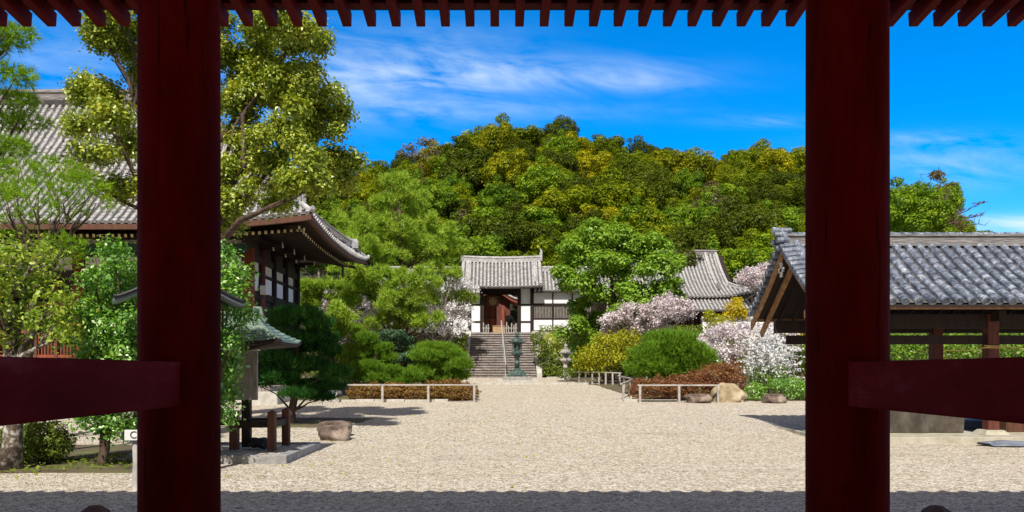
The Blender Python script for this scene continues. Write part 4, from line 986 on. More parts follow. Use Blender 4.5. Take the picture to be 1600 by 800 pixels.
for zz in (TER + .05, z_(495), z_(470), z_(461)): m.box(xa, xb, 61.12, 61.197, zz, zz + .14)
for xx in (xa, (xa + xb) / 2 - .05, xb - .1): m.box(xx, xx + .1, 61.05, 61.118, TER + .05, z_(458))
m.build('door_frame', MT['brownwood'], ig)
# hanging crest board
cz = z_(470); cxx = x_(770); m = MB(); m.box(cxx - .42, cxx + .42, 59.75, 59.8, cz - .38, cz + .42); m.build('crest_board', MT['brownwood'], ig)
m = MB()
for k in range(8):
    a = k * math.pi / 4; m.tube([(cxx + .22 * math.cos(a), 59.70, cz + .22 * math.sin(a)), (cxx + .22 * math.cos(a), 59.745, cz + .22 * math.sin(a))], .075, 10)
m.tube([(cxx, 59.69, cz), (cxx, 59.745, cz)], .11, 14); m.build('crest', MT['gold'], ig)
# wings
def wing(label, px0, px1, sidex, windows, x0, x1):
    t = thing('wing_building', ((x0 + x1) / 2, 60, TER), label, 'building')
    gable_roof(t, x0, x1, 58.9, 62.6, Z(455, 58.9), Z(424, 60.75), nc=9, rs=.8, ends=(sidex < 0, sidex > 0))
    MB().box(x0 + .3, x1 - .3, IW + .13, 62.2, TER, Z(455, 59.3) + .1).build('inner_wall', MT['darkwood'], t)
    n = windows; a = px0; stp = (px1 - px0) / n
    for k in range(n):
        l, r = px0 + k * stp + 1, px0 + (k + 1) * stp - 1
        ibox('plaster_panel', l, r, 456.5, 474, 'white', 0, .12, t); ibox('plaster_panel', l, r, 499.5, 516, 'white', 0, .12, t)
        m = MB(); w0, w1 = x_(l), x_(r); m.box(w0, w1, IW + .06, IW + .12, z_(498), z_(478)); wn = m.build('window', MT['black'], t)
        m = MB(); c = w0 + .06
        while c < w1 - .05: m.box(c, c + .05, IW + .0, IW + .05, z_(497), z_(479)); c += .11
        m.build('bars', MT['greywood'], wn)
    for k in range(n + 1): ibox('post', px0 + k * stp - 1, px0 + k * stp + 1, 455, 517, 'darkwood', -.04, .2, t)
    for t_, b_ in ((454, 456.5), (474, 478), (497.5, 499.5), (516, 518)): ibox('rail', px0, px1, t_, b_, 'darkwood', -.02, .16, t)
    MB().box(x_(px0) - .1, x_(px1) + .1, IW - .25, IW + .3, TER - .35, z_(518)).build('foundation', MT['palestone'], t)
wing('white-walled wing with barred windows right of the gatehouse', 833, 925, 1, 3, x_(833), x_(938))
wing('white-walled wing left of the gatehouse, mostly hidden by blossom and pine', 600, 732, -1, 5, x_(590), x_(732) - .02)
# things in the gateway
def stakes(label, pxs, seed):
    t = thing('stake_barrier', (x_(pxs[0]), 58.6, TER), label, 'barrier'); rg = random.Random(seed)
    for p in pxs:
        x = X(p, 58.4); MB().tube([(x, 58.4, TER - .02), (x + rg.uniform(-.04, .04), 58.4, TER + rg.uniform(.55, .85))], [.05, .045], 7).build('stake', MT['railwood'], t)
    MB().beam((X(pxs[0], 58.4) - .1, 58.46, TER + .4), (X(pxs[-1], 58.4) + .1, 58.46, TER + .4), .05, .07).build('rail', MT['railwood'], t)
stakes('short row of pale stakes at the left of the gateway', (756, 759.5, 763), 1)
stakes('row of pale stakes at the right of the gateway, beside the box', (791, 795, 799, 803, 806), 2)
m = MB(); m.box(X(770, 58.5), X(789, 58.5), 58.35, 58.85, TER + .02, TER + .52); m.box(X(769.5, 58.5), X(789.5, 58.5), 58.32, 58.88, TER + .522, TER + .57)
tag(m.build('offering_box', MT['card'], None, .01, world=(X(779, 58.5), 58.6, TER)), 'light brown wooden box standing in the gateway at the top of the stairs', 'box')
# inner shrine seen through the gateway
sh = thing('inner_shrine', (.3, 68, TER), 'dark red shrine with a curved gable roof seen through the open gatehouse', 'shrine')
sY = 66.5
MB().box(X(752, sY), X(797, sY), sY, sY + 3, TER, Z(462, sY)).build('body', MT['postwood'], sh)
m = MB(); prev = None; xs0 = X(772, sY - .6)
ar = [(xs0 + t * 2.1, sY - .7, Z(479, sY) + 1.15 * math.exp(-(t * 1.55) ** 2) + .10 * t * t) for t in np.linspace(-1, 1, 25)]
for a, b in zip(ar, ar[1:]):
    m.hexa([(a[0], sY - .7, a[2]), (b[0], sY - .7, b[2]), (b[0], sY + 2.5, b[2]), (a[0], sY + 2.5, a[2]), (a[0], sY - .7, a[2] + .3), (b[0], sY - .7, b[2] + .3), (b[0], sY + 2.5, b[2] + .3), (a[0], sY + 2.5, a[2] + .3)])
m.build('curved_gable', MT['redwood'], sh)
m = MB(); m.tube([(p[0], p[1] - .03, p[2] + .33) for p in ar], .09, 8); m.build('gable_edge', MT['tile_pale'], sh, smooth=True)
for xx in (X(757, sY), X(786, sY)): MB().box(xx - .12, xx + .12, sY - .5, sY - .26, TER, Z(478, sY)).build('post', MT['redwood'], sh)
rockmesh('garden_rock', (X(797, 64), 64, TER + .5), (.55, .5, 1.1), MT['rock'], 'upright grey-brown rock glimpsed through the gateway', 21)

# ------------------------------------------------------------------ right subsidiary hall
rh = thing('side_hall', (22, 68, TER), 'low grey-tiled hipped hall behind the blossom, right of the big round tree', 'temple hall')
SYE, SYM, SYB = 63.0, 68.6, 74.2; zE, zG, zR2 = Z(464, 63), Z(430, 66.2), Z(398, SYM)
vx = X(1183, 63); wx = vx - 12.0
gr = X(1113, SYM) + .35
def s1z(v): return zE + (zR2 - zE) * (.55 * v + .45 * v * v)
def RSF(u, v): return np.stack([u, SYE + (SYM - SYE) * v + 0 * u, s1z(v) + .35 * np.maximum(0, 1 - (vx - u) / 4) ** 2 * (1 - v) ** 2], 1)
def RSB(u, v): return np.stack([u, SYB - (SYB - SYM) * v + 0 * u, s1z(v)], 1)
def RSS(u, v): return np.stack([vx - 5.0 * v + 0 * u, u, s1z(v) + .35 * (np.maximum(0, 1 - (u - SYE) / 4) ** 2 + np.maximum(0, 1 - (SYB - u) / 4) ** 2) * (1 - v) ** 2], 1)
kk = lambda u, v: u <= max(gr, vx - 5.0 * v)
tile_surface(RSF, wx, vx, .30, 18, .085, kk, step=.03).build('front_roof_slope', MT['tile_pale'], rh)
tile_surface(RSB, wx, vx, .60, 9, .085, kk, step=.03, ends=False).build('back_roof_slope', MT['tile_pale'], rh)
gv = (vx - gr) / 5.0
tile_surface(RSS, SYE, SYB, .30, 18, .085, lambda u, v: v < gv and SYE + (SYM - SYE) * v - .1 <= u <= SYB - (SYB - SYM) * v + .1, step=.03).build('side_roof_slope', MT['tile_pale'], rh)
MB().sweep([(wx, SYM, zR2 - .05), (gr, SYM, zR2 - .05)], rprof(.9)).build('main_ridge', MT['tile_ridge'], rh)
def rpt(u, v): P = RSF(np.array([u]), np.array([v]))[0]; return Vector(P) + Vector((0, 0, .06))
MB().sweep([rpt(gr - .1, 1 - (1 - gv) * k / 8) for k in range(9)], rprof(.55)).build('gable_ridge', MT['tile_pale'], rh)
MB().sweep([rpt(gr - 1.0, 1 - .74 * k / 8) for k in range(9)], rprof(.6)).build('descending_ridge', MT['tile_pale'], rh)
MB().sweep([rpt(vx - 5.0 * gv * (1 - k / 8), gv * (1 - k / 8)) for k in range(9)], rprof(.6)).build('hip_ridge', MT['tile_pale'], rh)
m = MB(); e = rpt(gr - 1.0, .24); m.box(e.x - .14, e.x + .14, e.y - .2, e.y, e.z, e.z + .5); m.build('ridge_ornament', MT['tile_ridge'], rh)
m = MB(); m.add([(gr - .3, SYE + 5.6 * gv, float(s1z(gv))), (gr - .3, SYB - 5.6 * gv, float(s1z(gv))), (gr - .3, SYM, zR2)], [(0, 1, 2)]); m.build('gable_wall', MT['darkwood'], rh)
under(RSF, wx, vx, 10, 8, -.06, kk).build('roof_deck', MT['darkwood'], rh)
zs0, zs1 = Z(486, 62.2), zE - .15
def SKF(u, v): return np.stack([u, 61.6 + 1.7 * v + 0 * u, zs0 + (zs1 - zs0) * v + .12 * np.maximum(0, 1 - (X(1176, 62) - u) / 3) ** 2 * (1 - v)], 1)
tile_surface(SKF, wx, X(1176, 62), .30, 6, .085, step=.03).build('skirt_roof', MT['tile_pale'], rh)
under(SKF, wx, X(1176, 62), 6, 3, -.06).build('skirt_deck', MT['darkwood'], rh)
MB().box(wx, X(1165, 63.4), 63.4, 73.8, TER, zE - .1).build('wall', MT['darkwood'], rh)
for px in (1068, 1082, 1096, 1118, 1140, 1160): MB().box(X(px, 63.2) - .1, X(px, 63.2) + .1, 63.2, 63.38, TER, zs0 + .3).build('post', MT['brownwood'], rh)
m = MB(); m.box(X(1098, 60.5), X(1260, 60.5), 60.5, 60.8, 3.5, Z(499, 60.5)); gw = thing('garden_wall', (25, 60.6, TER), 'low white plaster wall in front of the side hall', 'wall')
m.build('wall', MT['white'], gw); MB().sweep([(X(1097, 60.5), 60.65, Z(499, 60.5)), (X(1262, 60.5), 60.65, Z(499, 60.5))], [(-.32, 0), (0, .22), (.32, 0)]).build('coping', MT['tile_pale'], gw)

# ------------------------------------------------------------------ rocks
g32 = G(0, 32)
rockmesh('boulder', (X(1142, 32.2), 32.4, g32 + .28), (.70, .5, .48), MT['rocky'], 'large pale tan boulder leaning beside the grey boulder at the right fence', 5, tilt=.45)
rockmesh('boulder', (X(1091, 31.9), 31.9, g32 + .14), (.52, .4, .27), MT['rock'], 'squat grey-brown boulder under the right fence rail', 6, flat=.8)
rockmesh('boulder', (X(1212, 31.8), 31.8, g32 + .14), (.46, .36, .26), MT['rock'], 'squat grey boulder below the white flowering shrub', 7, flat=.8)
rockmesh('boulder', (X(523, 20.3), 20.3, .17), (.42, .32, .28), MT['rock'], 'flat-topped brown rock on the gravel, nearest to the viewer', 8, flat=.75)
rockmesh('boulder', (X(518, 21.0), 21.1, .2), (.46, .35, .30), MT['rock'], 'brown rock just behind the flat-topped rock, by the dark pine', 9, flat=.8)
rockmesh('boulder', (X(515, 35), 35, .75), (.5, .4, .32), MT['slate'], 'blue-grey boulder behind the left end of the long rail fence', 10)

# ------------------------------------------------------------------ VEGETATION
def pts_lobes(d, L_, dd=1.0, seed=0):
    rg = random.Random(seed); return [lob(a[0], a[1], a[2], a[3] if len(a) > 3 else a[2], d, rg.uniform(-dd, dd), a[4] if len(a) > 4 else 1) for a in L_]
def subl(lobes, n, k, seed=0, sc_=.34):         # break big lobes into many small clumps on their surface
    rg = random.Random(seed); out = []
    for c, r, w_ in lobes:
        cnt = max(3, int(k * (r[0] ** 1.4)))
        for i in range(cnt):
            th = rg.uniform(0, 6.283); zz = rg.uniform(-.75, 1); q = math.sqrt(1 - zz * zz)
            f = rg.uniform(.55, .92); s = n * rg.uniform(.7, 1.35)
            out.append(((c[0] + math.cos(th) * q * r[0] * f, c[1] + math.sin(th) * q * r[1] * f, c[2] + zz * r[2] * f), (s, s, s * .7), w_))
    return out

# --- big camphor
L_ = [(175, 45, 36), (205, 95, 32), (165, 75, 22), (150, 150, 30), (128, 195, 22, 26, .7), (185, 175, 24, 20, .6), (150, 240, 26, 20, .7), (195, 235, 26, 26, .6), (200, 290, 22, 22, .5), (170, 300, 18, 14, .4), (125, 270, 16, 12, .4),
      (250, 50, 60), (285, 140, 65), (290, 230, 50), (370, 60, 50), (430, 45, 42), (480, 75, 40), (400, 120, 52), (465, 130, 50), (512, 165, 36), (385, 185, 45), (445, 205, 48), (505, 215, 40), (372, 250, 38),
      (420, 275, 42), (478, 280, 42), (525, 270, 34), (372, 320, 26, 24), (430, 322, 24, 18), (352, 345, 18, 14)]
lo = pts_lobes(20.5, L_, 1.4, 3); bx = X(285, 20.5)
tree('camphor_tree', 'tall yellow-green broadleaf tree in front of the worship hall, trunk behind the left column', 'tree', (bx, 20.5, G(bx, 20.5) - .05), (bx + .25, 20.7, 4.9), subl(lo, .29, 11, 2), 'leaf', 'camphor', .38, seed=5, every=10,
     n=140000, size=.098, aspect=.5, gather=5, shell=(.3, 1.05), up=.6, twigs=1, r1=.22)
# --- feathery cedar at the far left
L_ = [(-30, 60, 50, 16), (10, 55, 38, 10), (28, 50, 24, 7), (0, 112, 42, 10), (25, 122, 30, 8), (5, 162, 44, 14), (38, 158, 22, 8), (-10, 190, 40, 8), (40, 192, 34, 7), (0, 228, 44, 10), (30, 232, 22, 7), (-20, 260, 40, 12), (-30, 0, 40, 14), (-25, 300, 40, 12)]
lo = pts_lobes(18, L_, .9, 4); bx = X(-70, 18)
tree('cedar_tree', 'feathery bright green conifer reaching in from the left edge above the hall roof', 'tree', (bx, 18, -.05), (bx, 18, 9), lo, 'needle', 'cedar', .2, seed=9, n=1500, length=.2, k=10, width=.045, up=.1, out=.9, spread=.8, twigs=1)
# --- forked conifer with brown twigs
L_ = [(30, 268, 45, 12), (90, 262, 40, 12), (125, 290, 40, 14), (60, 300, 50, 14), (10, 310, 40, 14), (150, 318, 26, 9), (100, 330, 36, 8), (30, 345, 34, 8), (95, 388, 32, 18), (80, 410, 26, 12), (112, 378, 18, 8), (30, 370, 24, 8)]
lo = pts_lobes(16.4, L_, .7, 6); bx = X(42, 16.4)
tree('forked_conifer', 'thin forked conifer with brown twigs and loose bright green sprays before the hall eave', 'tree', (bx, 16.4, -.05), (X(56, 16.4), 16.4, Z(438, 16.4)), lo, 'needle', 'cedar', .10, seed=19, n=760, length=.17, k=9, width=.045, up=.15, out=.8, spread=.9, twigs=5, r1=.09)
# --- broadleaf with mottled trunk
L_ = [(20, 400, 32, 24), (65, 395, 22, 16, .7), (50, 440, 40, 22), (90, 470, 26, 18), (25, 480, 34, 24), (70, 505, 34, 22), (95, 520, 20, 14), (20, 530, 30, 14), (-20, 450, 40, 60)]
lo = pts_lobes(14.1, L_, .6, 7); bx = X(15, 14.1)
tree('small_broadleaf_tree', 'small tree with mottled pale trunk and yellowish broad leaves at the left edge', 'tree', (bx, 14.1, -.03), (X(20, 14.1), 14.1, Z(470, 14.1)), lo, 'leaf', 'broad', .17, 'palebark', seed=22, twigs=3, r1=.13,
     n=4200, size=.09, aspect=.5, gather=4, shell=(.2, 1.05), up=.4)
# --- camellias
L_ = [(178, 400, 24, 22), (190, 430, 32, 24), (148, 438, 26, 20), (180, 475, 36, 26), (135, 490, 28, 22), (165, 520, 40, 26), (115, 525, 22, 14), (195, 555, 30, 26), (150, 560, 34, 24), (175, 610, 36, 28), (145, 655, 30, 22), (185, 665, 32, 22), (205, 520, 26, 30)]
lo = pts_lobes(14.6, L_, .5, 8); bx = X(162, 14.6)
tree('camellia_tree', 'bushy bright glossy-leaved small tree with several dark stems, between the round bush and the sign', 'small tree', (bx, 14.6, -.03), (X(166, 14.6), 14.6, Z(655, 14.6)), lo, 'leaf', 'camellia', .08, seed=31, twigs=1, r1=.11,
     n=13000, size=.08, aspect=.52, gather=5, shell=(.35, 1.05), up=.5)
L_ = [(350, 400, 22, 18), (368, 432, 26, 20), (355, 470, 34, 24), (378, 492, 22, 20), (362, 530, 26, 24), (360, 570, 20, 22), (352, 610, 24, 24), (350, 650, 20, 18), (300, 440, 50, 40), (300, 530, 50, 50), (300, 610, 44, 40)]
lo = pts_lobes(14.9, L_, .4, 9); bx = X(318, 14.9)
tree('camellia_tree', 'bright green glossy-leaved small tree showing just right of the left column, before the notice board', 'small tree', (bx, 14.9, -.03), (bx, 14.9, Z(660, 14.9)), lo, 'leaf', 'camellia', .07, seed=37, r1=.09,
     n=13000, size=.075, aspect=.52, gather=5, shell=(.35, 1.05), up=.5)
# --- round azalea bush
def bush(name, label, cat, d, L_, leaf, seed=0, group=None, base=None, kind='leaf', lbl_stem=True, dd=.4, **kw):
    lo = pts_lobes(d, L_, dd, seed); bx = X(base or sum(a[0] for a in L_) / len(L_), d); g = G(bx, d)
    t = thing(name, (bx, d, g), label, cat, group)
    m = MB()
    for l in lo[::max(1, len(lo) // 6)]:
        m.tube(wiggle((bx + R_.uniform(-.08, .08), d, g - .05), l[0], 4, .08, seed), [.04, .035, .03, .02, .01], 5)
    m.build('stem', MT['bark'], t); V, Fq = (leaves if kind == 'leaf' else needles)(lo, **kw)
    V[:, 2] = np.maximum(V[:, 2], g + .01 + .03 * RN.random(len(V)))
    npmesh('foliage', V, Fq, LF[leaf], t); return t
bush('round_bush', 'rounded dense small-leaved bush under the left rail beside the mottled trunk', 'bush', 14.8, [(62, 690, 48, 34), (40, 700, 30, 24), (85, 698, 28, 22), (10, 692, 28, 26)], 'azalea', 5, n=9000, size=.055, aspect=.5, shell=(.5, 1.04), up=.3)
# --- low ground plants / weeds at left bed
tag(npmesh('ground_weeds', *leaves([((-9.5, 14.6, .05), (3.5, .9, .05)), ((-7.2, 15.6, .05), (1.4, .8, .05))], 900, .09, up=1.2), LF['azalea'], None, (-9, 14.6, 0)), kind='stuff')
# --- fallen leaves scattered on the yard
V, Fq = leaves([((-1, 19, .0), (9, 7.5, .01)), ((-8.5, 13.2, 0), (3, 1.6, .01)), ((0, 25, .2), (7, 5, .01))], 420, .07, up=2.5, shell=(0, 1))
Vc = V.reshape(-1, 4, 3).mean(1); dz_ = np.array([G(a, b) + .025 for a, b in Vc[:, :2]]) - Vc[:, 2]; V[:, 2] += np.repeat(dz_, 4)
tag(npmesh('fallen_leaves', V, Fq, LF['yellow'], None, (0, 19, 0)), kind='stuff')
# --- black pine
L_ = [(470, 495, 40, 14), (440, 503, 26, 12), (503, 508, 26, 12), (430, 530, 22, 12), (490, 532, 44, 16), (455, 545, 34, 14), (520, 550, 18, 12), (422, 562, 26, 13), (470, 572, 46, 16), (515, 585, 26, 14), (440, 592, 36, 14), (490, 605, 42, 13), (415, 600, 16, 10), (455, 618, 28, 8), (505, 622, 24, 7), (395, 578, 12, 8)]
lo = pts_lobes(24, [(a + (7 if i % 2 else -5), b, c * .95, e * .72) for i, (a, b, c, e) in enumerate(L_)], .7, 10)
tree('black_pine', 'dark green clipped pine standing on the gravel right of the notice board', 'tree', (X(456, 24), 24, -.03), (X(462, 24), 24, Z(520, 24)), lo, 'needle', 'blackpine', .13, seed=41, n=4600, length=.22, k=11, width=.05, up=1.1, out=.6, spread=.8, shell=(.3, 1.05))
# --- tall light pine
L_ = [(622, 300, 34, 24), (600, 330, 30, 20), (655, 325, 30, 20), (575, 350, 30, 18), (625, 355, 44, 24), (680, 362, 36, 18), (560, 385, 34, 18), (610, 395, 40, 20), (665, 400, 44, 20), (710, 385, 22, 12), (545, 420, 28, 16), (590, 435, 44, 20), (650, 440, 44, 18), (700, 430, 28, 10),
      (560, 465, 36, 16), (620, 475, 44, 18), (680, 468, 36, 14), (728, 466, 18, 5), (520, 450, 22, 12), (600, 505, 40, 14), (660, 500, 30, 10), (535, 490, 24, 14), (530, 355, 14, 20)]
lo = pts_lobes(50, [(a, b, c, e * 1.5) for a, b, c, e in L_], 2.2, 11)
tree('light_pine', 'tall airy light green pine left of the stairs, tallest in the inner garden', 'tree', (X(628, 50), 50, 1.1), (X(622, 50), 50, Z(310, 50)), subl(lo, .27, 15, 5), 'needle', 'redpine', .26, seed=51, every=14, n=13500, length=.30, k=7, width=.08, up=.5, out=.6, spread=1.2, shell=(.1, 1.25), twigs=1, r1=.14)
L_ = [(480, 450, 26, 10), (500, 470, 30, 12), (470, 490, 22, 10), (520, 505, 30, 12), (545, 520, 26, 12), (500, 530, 26, 14), (560, 545, 22, 14), (540, 560, 20, 14)]
lo = pts_lobes(50.5, L_, 1.2, 12)
tree('light_pine', 'lower light green pine between the hall corner and the tall airy pine', 'tree', (X(520, 50.5), 50.5, 1.1), (X(512, 50.5), 50.5, Z(470, 50.5)), subl(lo, .34, 8, 6), 'needle', 'redpine', .13, seed=53, every=6, n=4200, length=.3, k=7, width=.10, up=.6, out=.6, spread=1.1, shell=(.2, 1.1))
# --- clipped garden pines left of the stairs
L_ = [(570, 530, 20, 8), (590, 545, 22, 8), (562, 556, 18, 7), (600, 560, 20, 8), (575, 574, 24, 8), (612, 582, 18, 8), (590, 592, 24, 8), (640, 590, 20, 9), (560, 590, 14, 7), (625, 598, 20, 5)]
tree('clipped_pine', 'bright green layered garden pine behind the left fence, left of the blue-green one', 'tree', (X(590, 36), 36, .6), (X(588, 36), 36, Z(540, 36)), pts_lobes(36, L_, .5, 13), 'needle', 'clip', .09, seed=61, n=3600, length=.20, k=9, width=.065, up=1.0, out=.6, spread=.8, shell=(.3, 1.05))
L_ = [(612, 522, 24, 7), (628, 530, 20, 7), (600, 534, 20, 6), (630, 543, 26, 7), (640, 556, 22, 6), (618, 560, 24, 7), (650, 568, 18, 6), (640, 577, 24, 7)]
tree('clipped_juniper', 'blue-green cloud-clipped conifer between the two bright garden pines', 'tree', (X(625, 38), 38, .7), (X(625, 38), 38, Z(530, 38)), pts_lobes(38, L_, .5, 14), 'leaf', 'clipblue', .09, seed=63, n=9000, size=.085, aspect=.6, up=.9, shell=(.6, 1.0))
L_ = [(680, 545, 32, 8), (665, 557, 24, 9), (705, 556, 24, 8), (722, 570, 18, 8), (690, 575, 34, 10), (655, 583, 22, 9), (715, 588, 20, 8), (675, 595, 26, 6)]
tree('clipped_pine', 'bright green layered garden pine beside the left cheek wall of the stairs', 'tree', (X(690, 37), 37, .65), (X(688, 37), 37, Z(555, 37)), pts_lobes(37, L_, .5, 15), 'needle', 'clip', .09, seed=67, n=4200, length=.20, k=9, width=.065, up=1.0, out=.6, spread=.8, shell=(.3, 1.05))
# --- cherry blossom
def cherry(label, d, base, top, L_, leaf='cherry', n=9000, seed=0, size=.11, r0=.13, dd=1.0):
    lo = pts_lobes(d, L_, dd, seed); lo = subl(lo, .20, 26, seed); bx = X(base, d)
    return tree('cherry_tree', label, 'tree', (bx, d, G(bx, d) - .05), (bx, d, Z(top, d)), lo, 'leaf', leaf, r0, 'greybark', seed=seed, n=n, size=size, aspect=.8, gather=6, shell=(.1, 1.05), up=.3, twigs=0, every=4, r1=r0 * .55)
cherry('pale pink cherry in blossom behind the lower light pine', 53.6, 520, 520, [(485, 455, 30, 14), (515, 475, 30, 14), (480, 490, 24, 14), (545, 500, 34, 16), (575, 470, 30, 14), (520, 530, 26, 12), (590, 520, 26, 14)], seed=71, n=11000)
cherry('white cherry in blossom reaching over the left side of the gatehouse', 51.5, 690, 545, [(700, 434, 22, 6), (722, 443, 18, 5), (738, 450, 14, 5), (690, 452, 20, 5), (718, 482, 24, 6), (680, 498, 34, 6), (655, 512, 34, 7), (700, 516, 34, 7), (640, 490, 20, 5), (725, 502, 16, 5), (665, 478, 22, 5)], 'whitebloom', seed=73, n=5600, dd=.7)
cherry('pink cherry in blossom below the big round tree, left of the garden wall', 47, 1010, 545, [(960, 500, 24, 10), (990, 490, 34, 16), (1030, 485, 36, 16), (1060, 490, 26, 16), (1010, 510, 40, 12), (950, 515, 16, 10), (1040, 470, 20, 10), (1065, 478, 16, 12)], seed=75, n=13000)
cherry('pink cherry with pale bare limbs between the pine mound and the white shrub', 40, 1150, 560, [(1110, 530, 24, 14), (1135, 520, 26, 12), (1125, 548, 24, 12), (1170, 520, 28, 14), (1200, 515, 26, 14), (1225, 525, 24, 16), (1180, 545, 30, 14), (1100, 545, 16, 10)], seed=77, n=11000, size=.10)
cherry('small pink cherry behind the left gable of the pavilion', 62, 1195, 470, [(1175, 428, 22, 10), (1200, 422, 20, 9), (1190, 445, 24, 9), (1165, 440, 16, 8)], seed=79, n=6000, dd=1)
# --- big round tree right of the gatehouse
L_ = [(935, 365, 36, 22), (905, 385, 30, 20), (970, 375, 34, 22), (1000, 385, 34, 20), (1035, 395, 26, 20), (895, 415, 24, 20), (930, 410, 40, 24), (980, 415, 44, 26), (1030, 425, 34, 24), (910, 445, 34, 18), (960, 455, 44, 22), (1010, 460, 40, 22), (1045, 455, 20, 20), (885, 432, 18, 12),
      (905, 480, 24, 16), (930, 505, 30, 16), (900, 510, 20, 14), (965, 488, 24, 12), (890, 520, 18, 14), (925, 530, 22, 12)]
lo = pts_lobes(50, L_ + [(1000, 480, 40, 18), (1045, 480, 28, 16), (960, 500, 34, 16), (1050, 410, 22, 18)], 2.0, 16)
tree('round_tree', 'big rounded fresh green broadleaf tree hiding the right end of the gatehouse wing', 'tree', (X(950, 50), 50, 1.1), (X(955, 50), 50, Z(430, 50)), subl(lo, .50, 6, 7) + [(c, r, .22) for c, r, w_ in lo], 'leaf', 'fresh', .34, seed=81, every=16, n=66000, size=.17, aspect=.6, up=.8, out=1.0, rnd=.8, shell=(.45, 1.05), twigs=0, r1=.12)
# --- shrubs right side
bush('yellow_shrub', 'large yellow-green shrub right of the stone lantern, behind the distant fence', 'shrub', 46, [(925, 555, 26, 14), (950, 535, 28, 14), (980, 530, 26, 12), (955, 560, 34, 14), (910, 570, 16, 10), (985, 555, 18, 16), (935, 575, 28, 8)], 'yellow', 91, n=7500, size=.13, gather=4, shell=(.3, 1.0))
bush('pine_mound', 'broad mound-shaped bright green pine in front of the pink cherry, right of the yard', 'tree', 36.5, [(1050, 545, 40, 24), (1015, 560, 30, 18), (1085, 560, 30, 18), (1030, 575, 44, 14), (1075, 580, 36, 12), (1000, 578, 20, 12), (1100, 572, 18, 10), (1025, 535, 18, 10)], 'clip', 92, kind='needle', n=4300, length=.30, k=10, width=.055, up=.8, out=.7, spread=.9, shell=(.3, 1.1))
bush('round_bush', 'small clipped ball bush at the foot of the stone lantern', 'bush', 48.5, [(885, 583, 17, 9)], 'azalea', 93, n=1500, size=.08)
bush('azalea_mound', 'green azalea mound climbing beside the right cheek wall of the stairs', 'bush', 52.8, [(853, 570, 14, 18), (845, 545, 14, 16), (858, 588, 12, 8), (870, 575, 12, 14), (838, 528, 10, 9)], 'azalea', 94, n=4500, size=.12)
bush('azalea_mound', 'yellowish azalea mound below the wing wall, behind the stone lantern', 'bush', 54.5, [(862, 535, 18, 14), (880, 530, 16, 12), (872, 552, 18, 14), (895, 545, 14, 16), (905, 560, 12, 14)], 'broad', 95, n=4200, size=.13)
bush('azalea_mound', 'dark green shrub under the big round tree', 'bush', 52, [(905, 530, 18, 18), (925, 540, 18, 16), (940, 525, 20, 16), (900, 555, 16, 14)], 'camellia', 96, n=4200, size=.13)
bush('hedge', 'reddish-brown azalea hedge behind the right fence', 'hedge', 33.2, [(1000, 608, 18, 18), (1030, 606, 24, 18), (1060, 604, 26, 18), (1090, 602, 26, 20), (1120, 596, 26, 26), (1145, 598, 20, 26)], 'rust', 97, base=1070, n=24000, size=.06, aspect=.6, shell=(.6, 1.03), up=.3)
bush('hedge', 'reddish-brown clipped azalea hump rising behind the tan boulder', 'hedge', 35, [(1120, 585, 30, 18), (1148, 580, 20, 20), (1090, 592, 24, 14)], 'rust', 98, n=6500, size=.06, aspect=.6, shell=(.6, 1.03), up=.3)
bush('hedge', 'long reddish-green azalea hedge behind the left rail fence', 'hedge', 33.3, [(560, 614, 18, 15), (585, 613, 24, 15), (615, 613, 24, 15), (645, 614, 24, 15), (675, 612, 24, 16), (705, 611, 24, 18), (728, 613, 20, 16)], 'rustgreen', 99, base=650, n=30000, size=.06, aspect=.6, shell=(.6, 1.03), up=.3)
bush('azalea_mound', 'yellow-green low shrub behind the left end of the long fence', 'bush', 38, [(545, 588, 14, 10), (558, 582, 14, 9), (548, 575, 10, 8)], 'yellow', 100, n=2500, size=.08)
bush('azalea_mound', 'dark green shrub beside the left cheek wall above the garden pine', 'bush', 52, [(722, 540, 10, 14), (715, 555, 14, 14), (725, 525, 8, 10), (712, 575, 14, 14)], 'azalea', 101, n=3600, size=.12)
bush('flowering_shrub', 'golden yellow flowering shrub in front of the white garden wall', 'shrub', 44, [(1148, 482, 18, 12), (1160, 492, 16, 10), (1140, 495, 14, 8), (1152, 470, 10, 6)], 'gold', 102, n=2600, size=.10, shell=(.2, 1.05))
bush('yellow_shrub', 'yellow-green shrub left of the golden flowering shrub', 'shrub', 43, [(1115, 500, 16, 10), (1128, 512, 20, 12), (1108, 492, 10, 8), (1140, 518, 14, 8)], 'yellow', 103, n=3000, size=.10)
bush('flowering_shrub', 'golden yellow flowering shrub beneath the pavilion gable', 'shrub', 40, [(1222, 505, 16, 10), (1245, 508, 18, 12), (1250, 522, 14, 8), (1275, 505, 16, 12)], 'gold', 104, n=2600, size=.10, shell=(.2, 1.05))
bush('green_shrub', 'low deep green plant beside the right column, right of the squat boulder', 'shrub', 33, [(1240, 602, 22, 12), (1215, 600, 16, 9), (1260, 610, 20, 14), (1235, 618, 22, 9), (1180, 612, 18, 13)], 'camellia', 105, n=4500, size=.08)
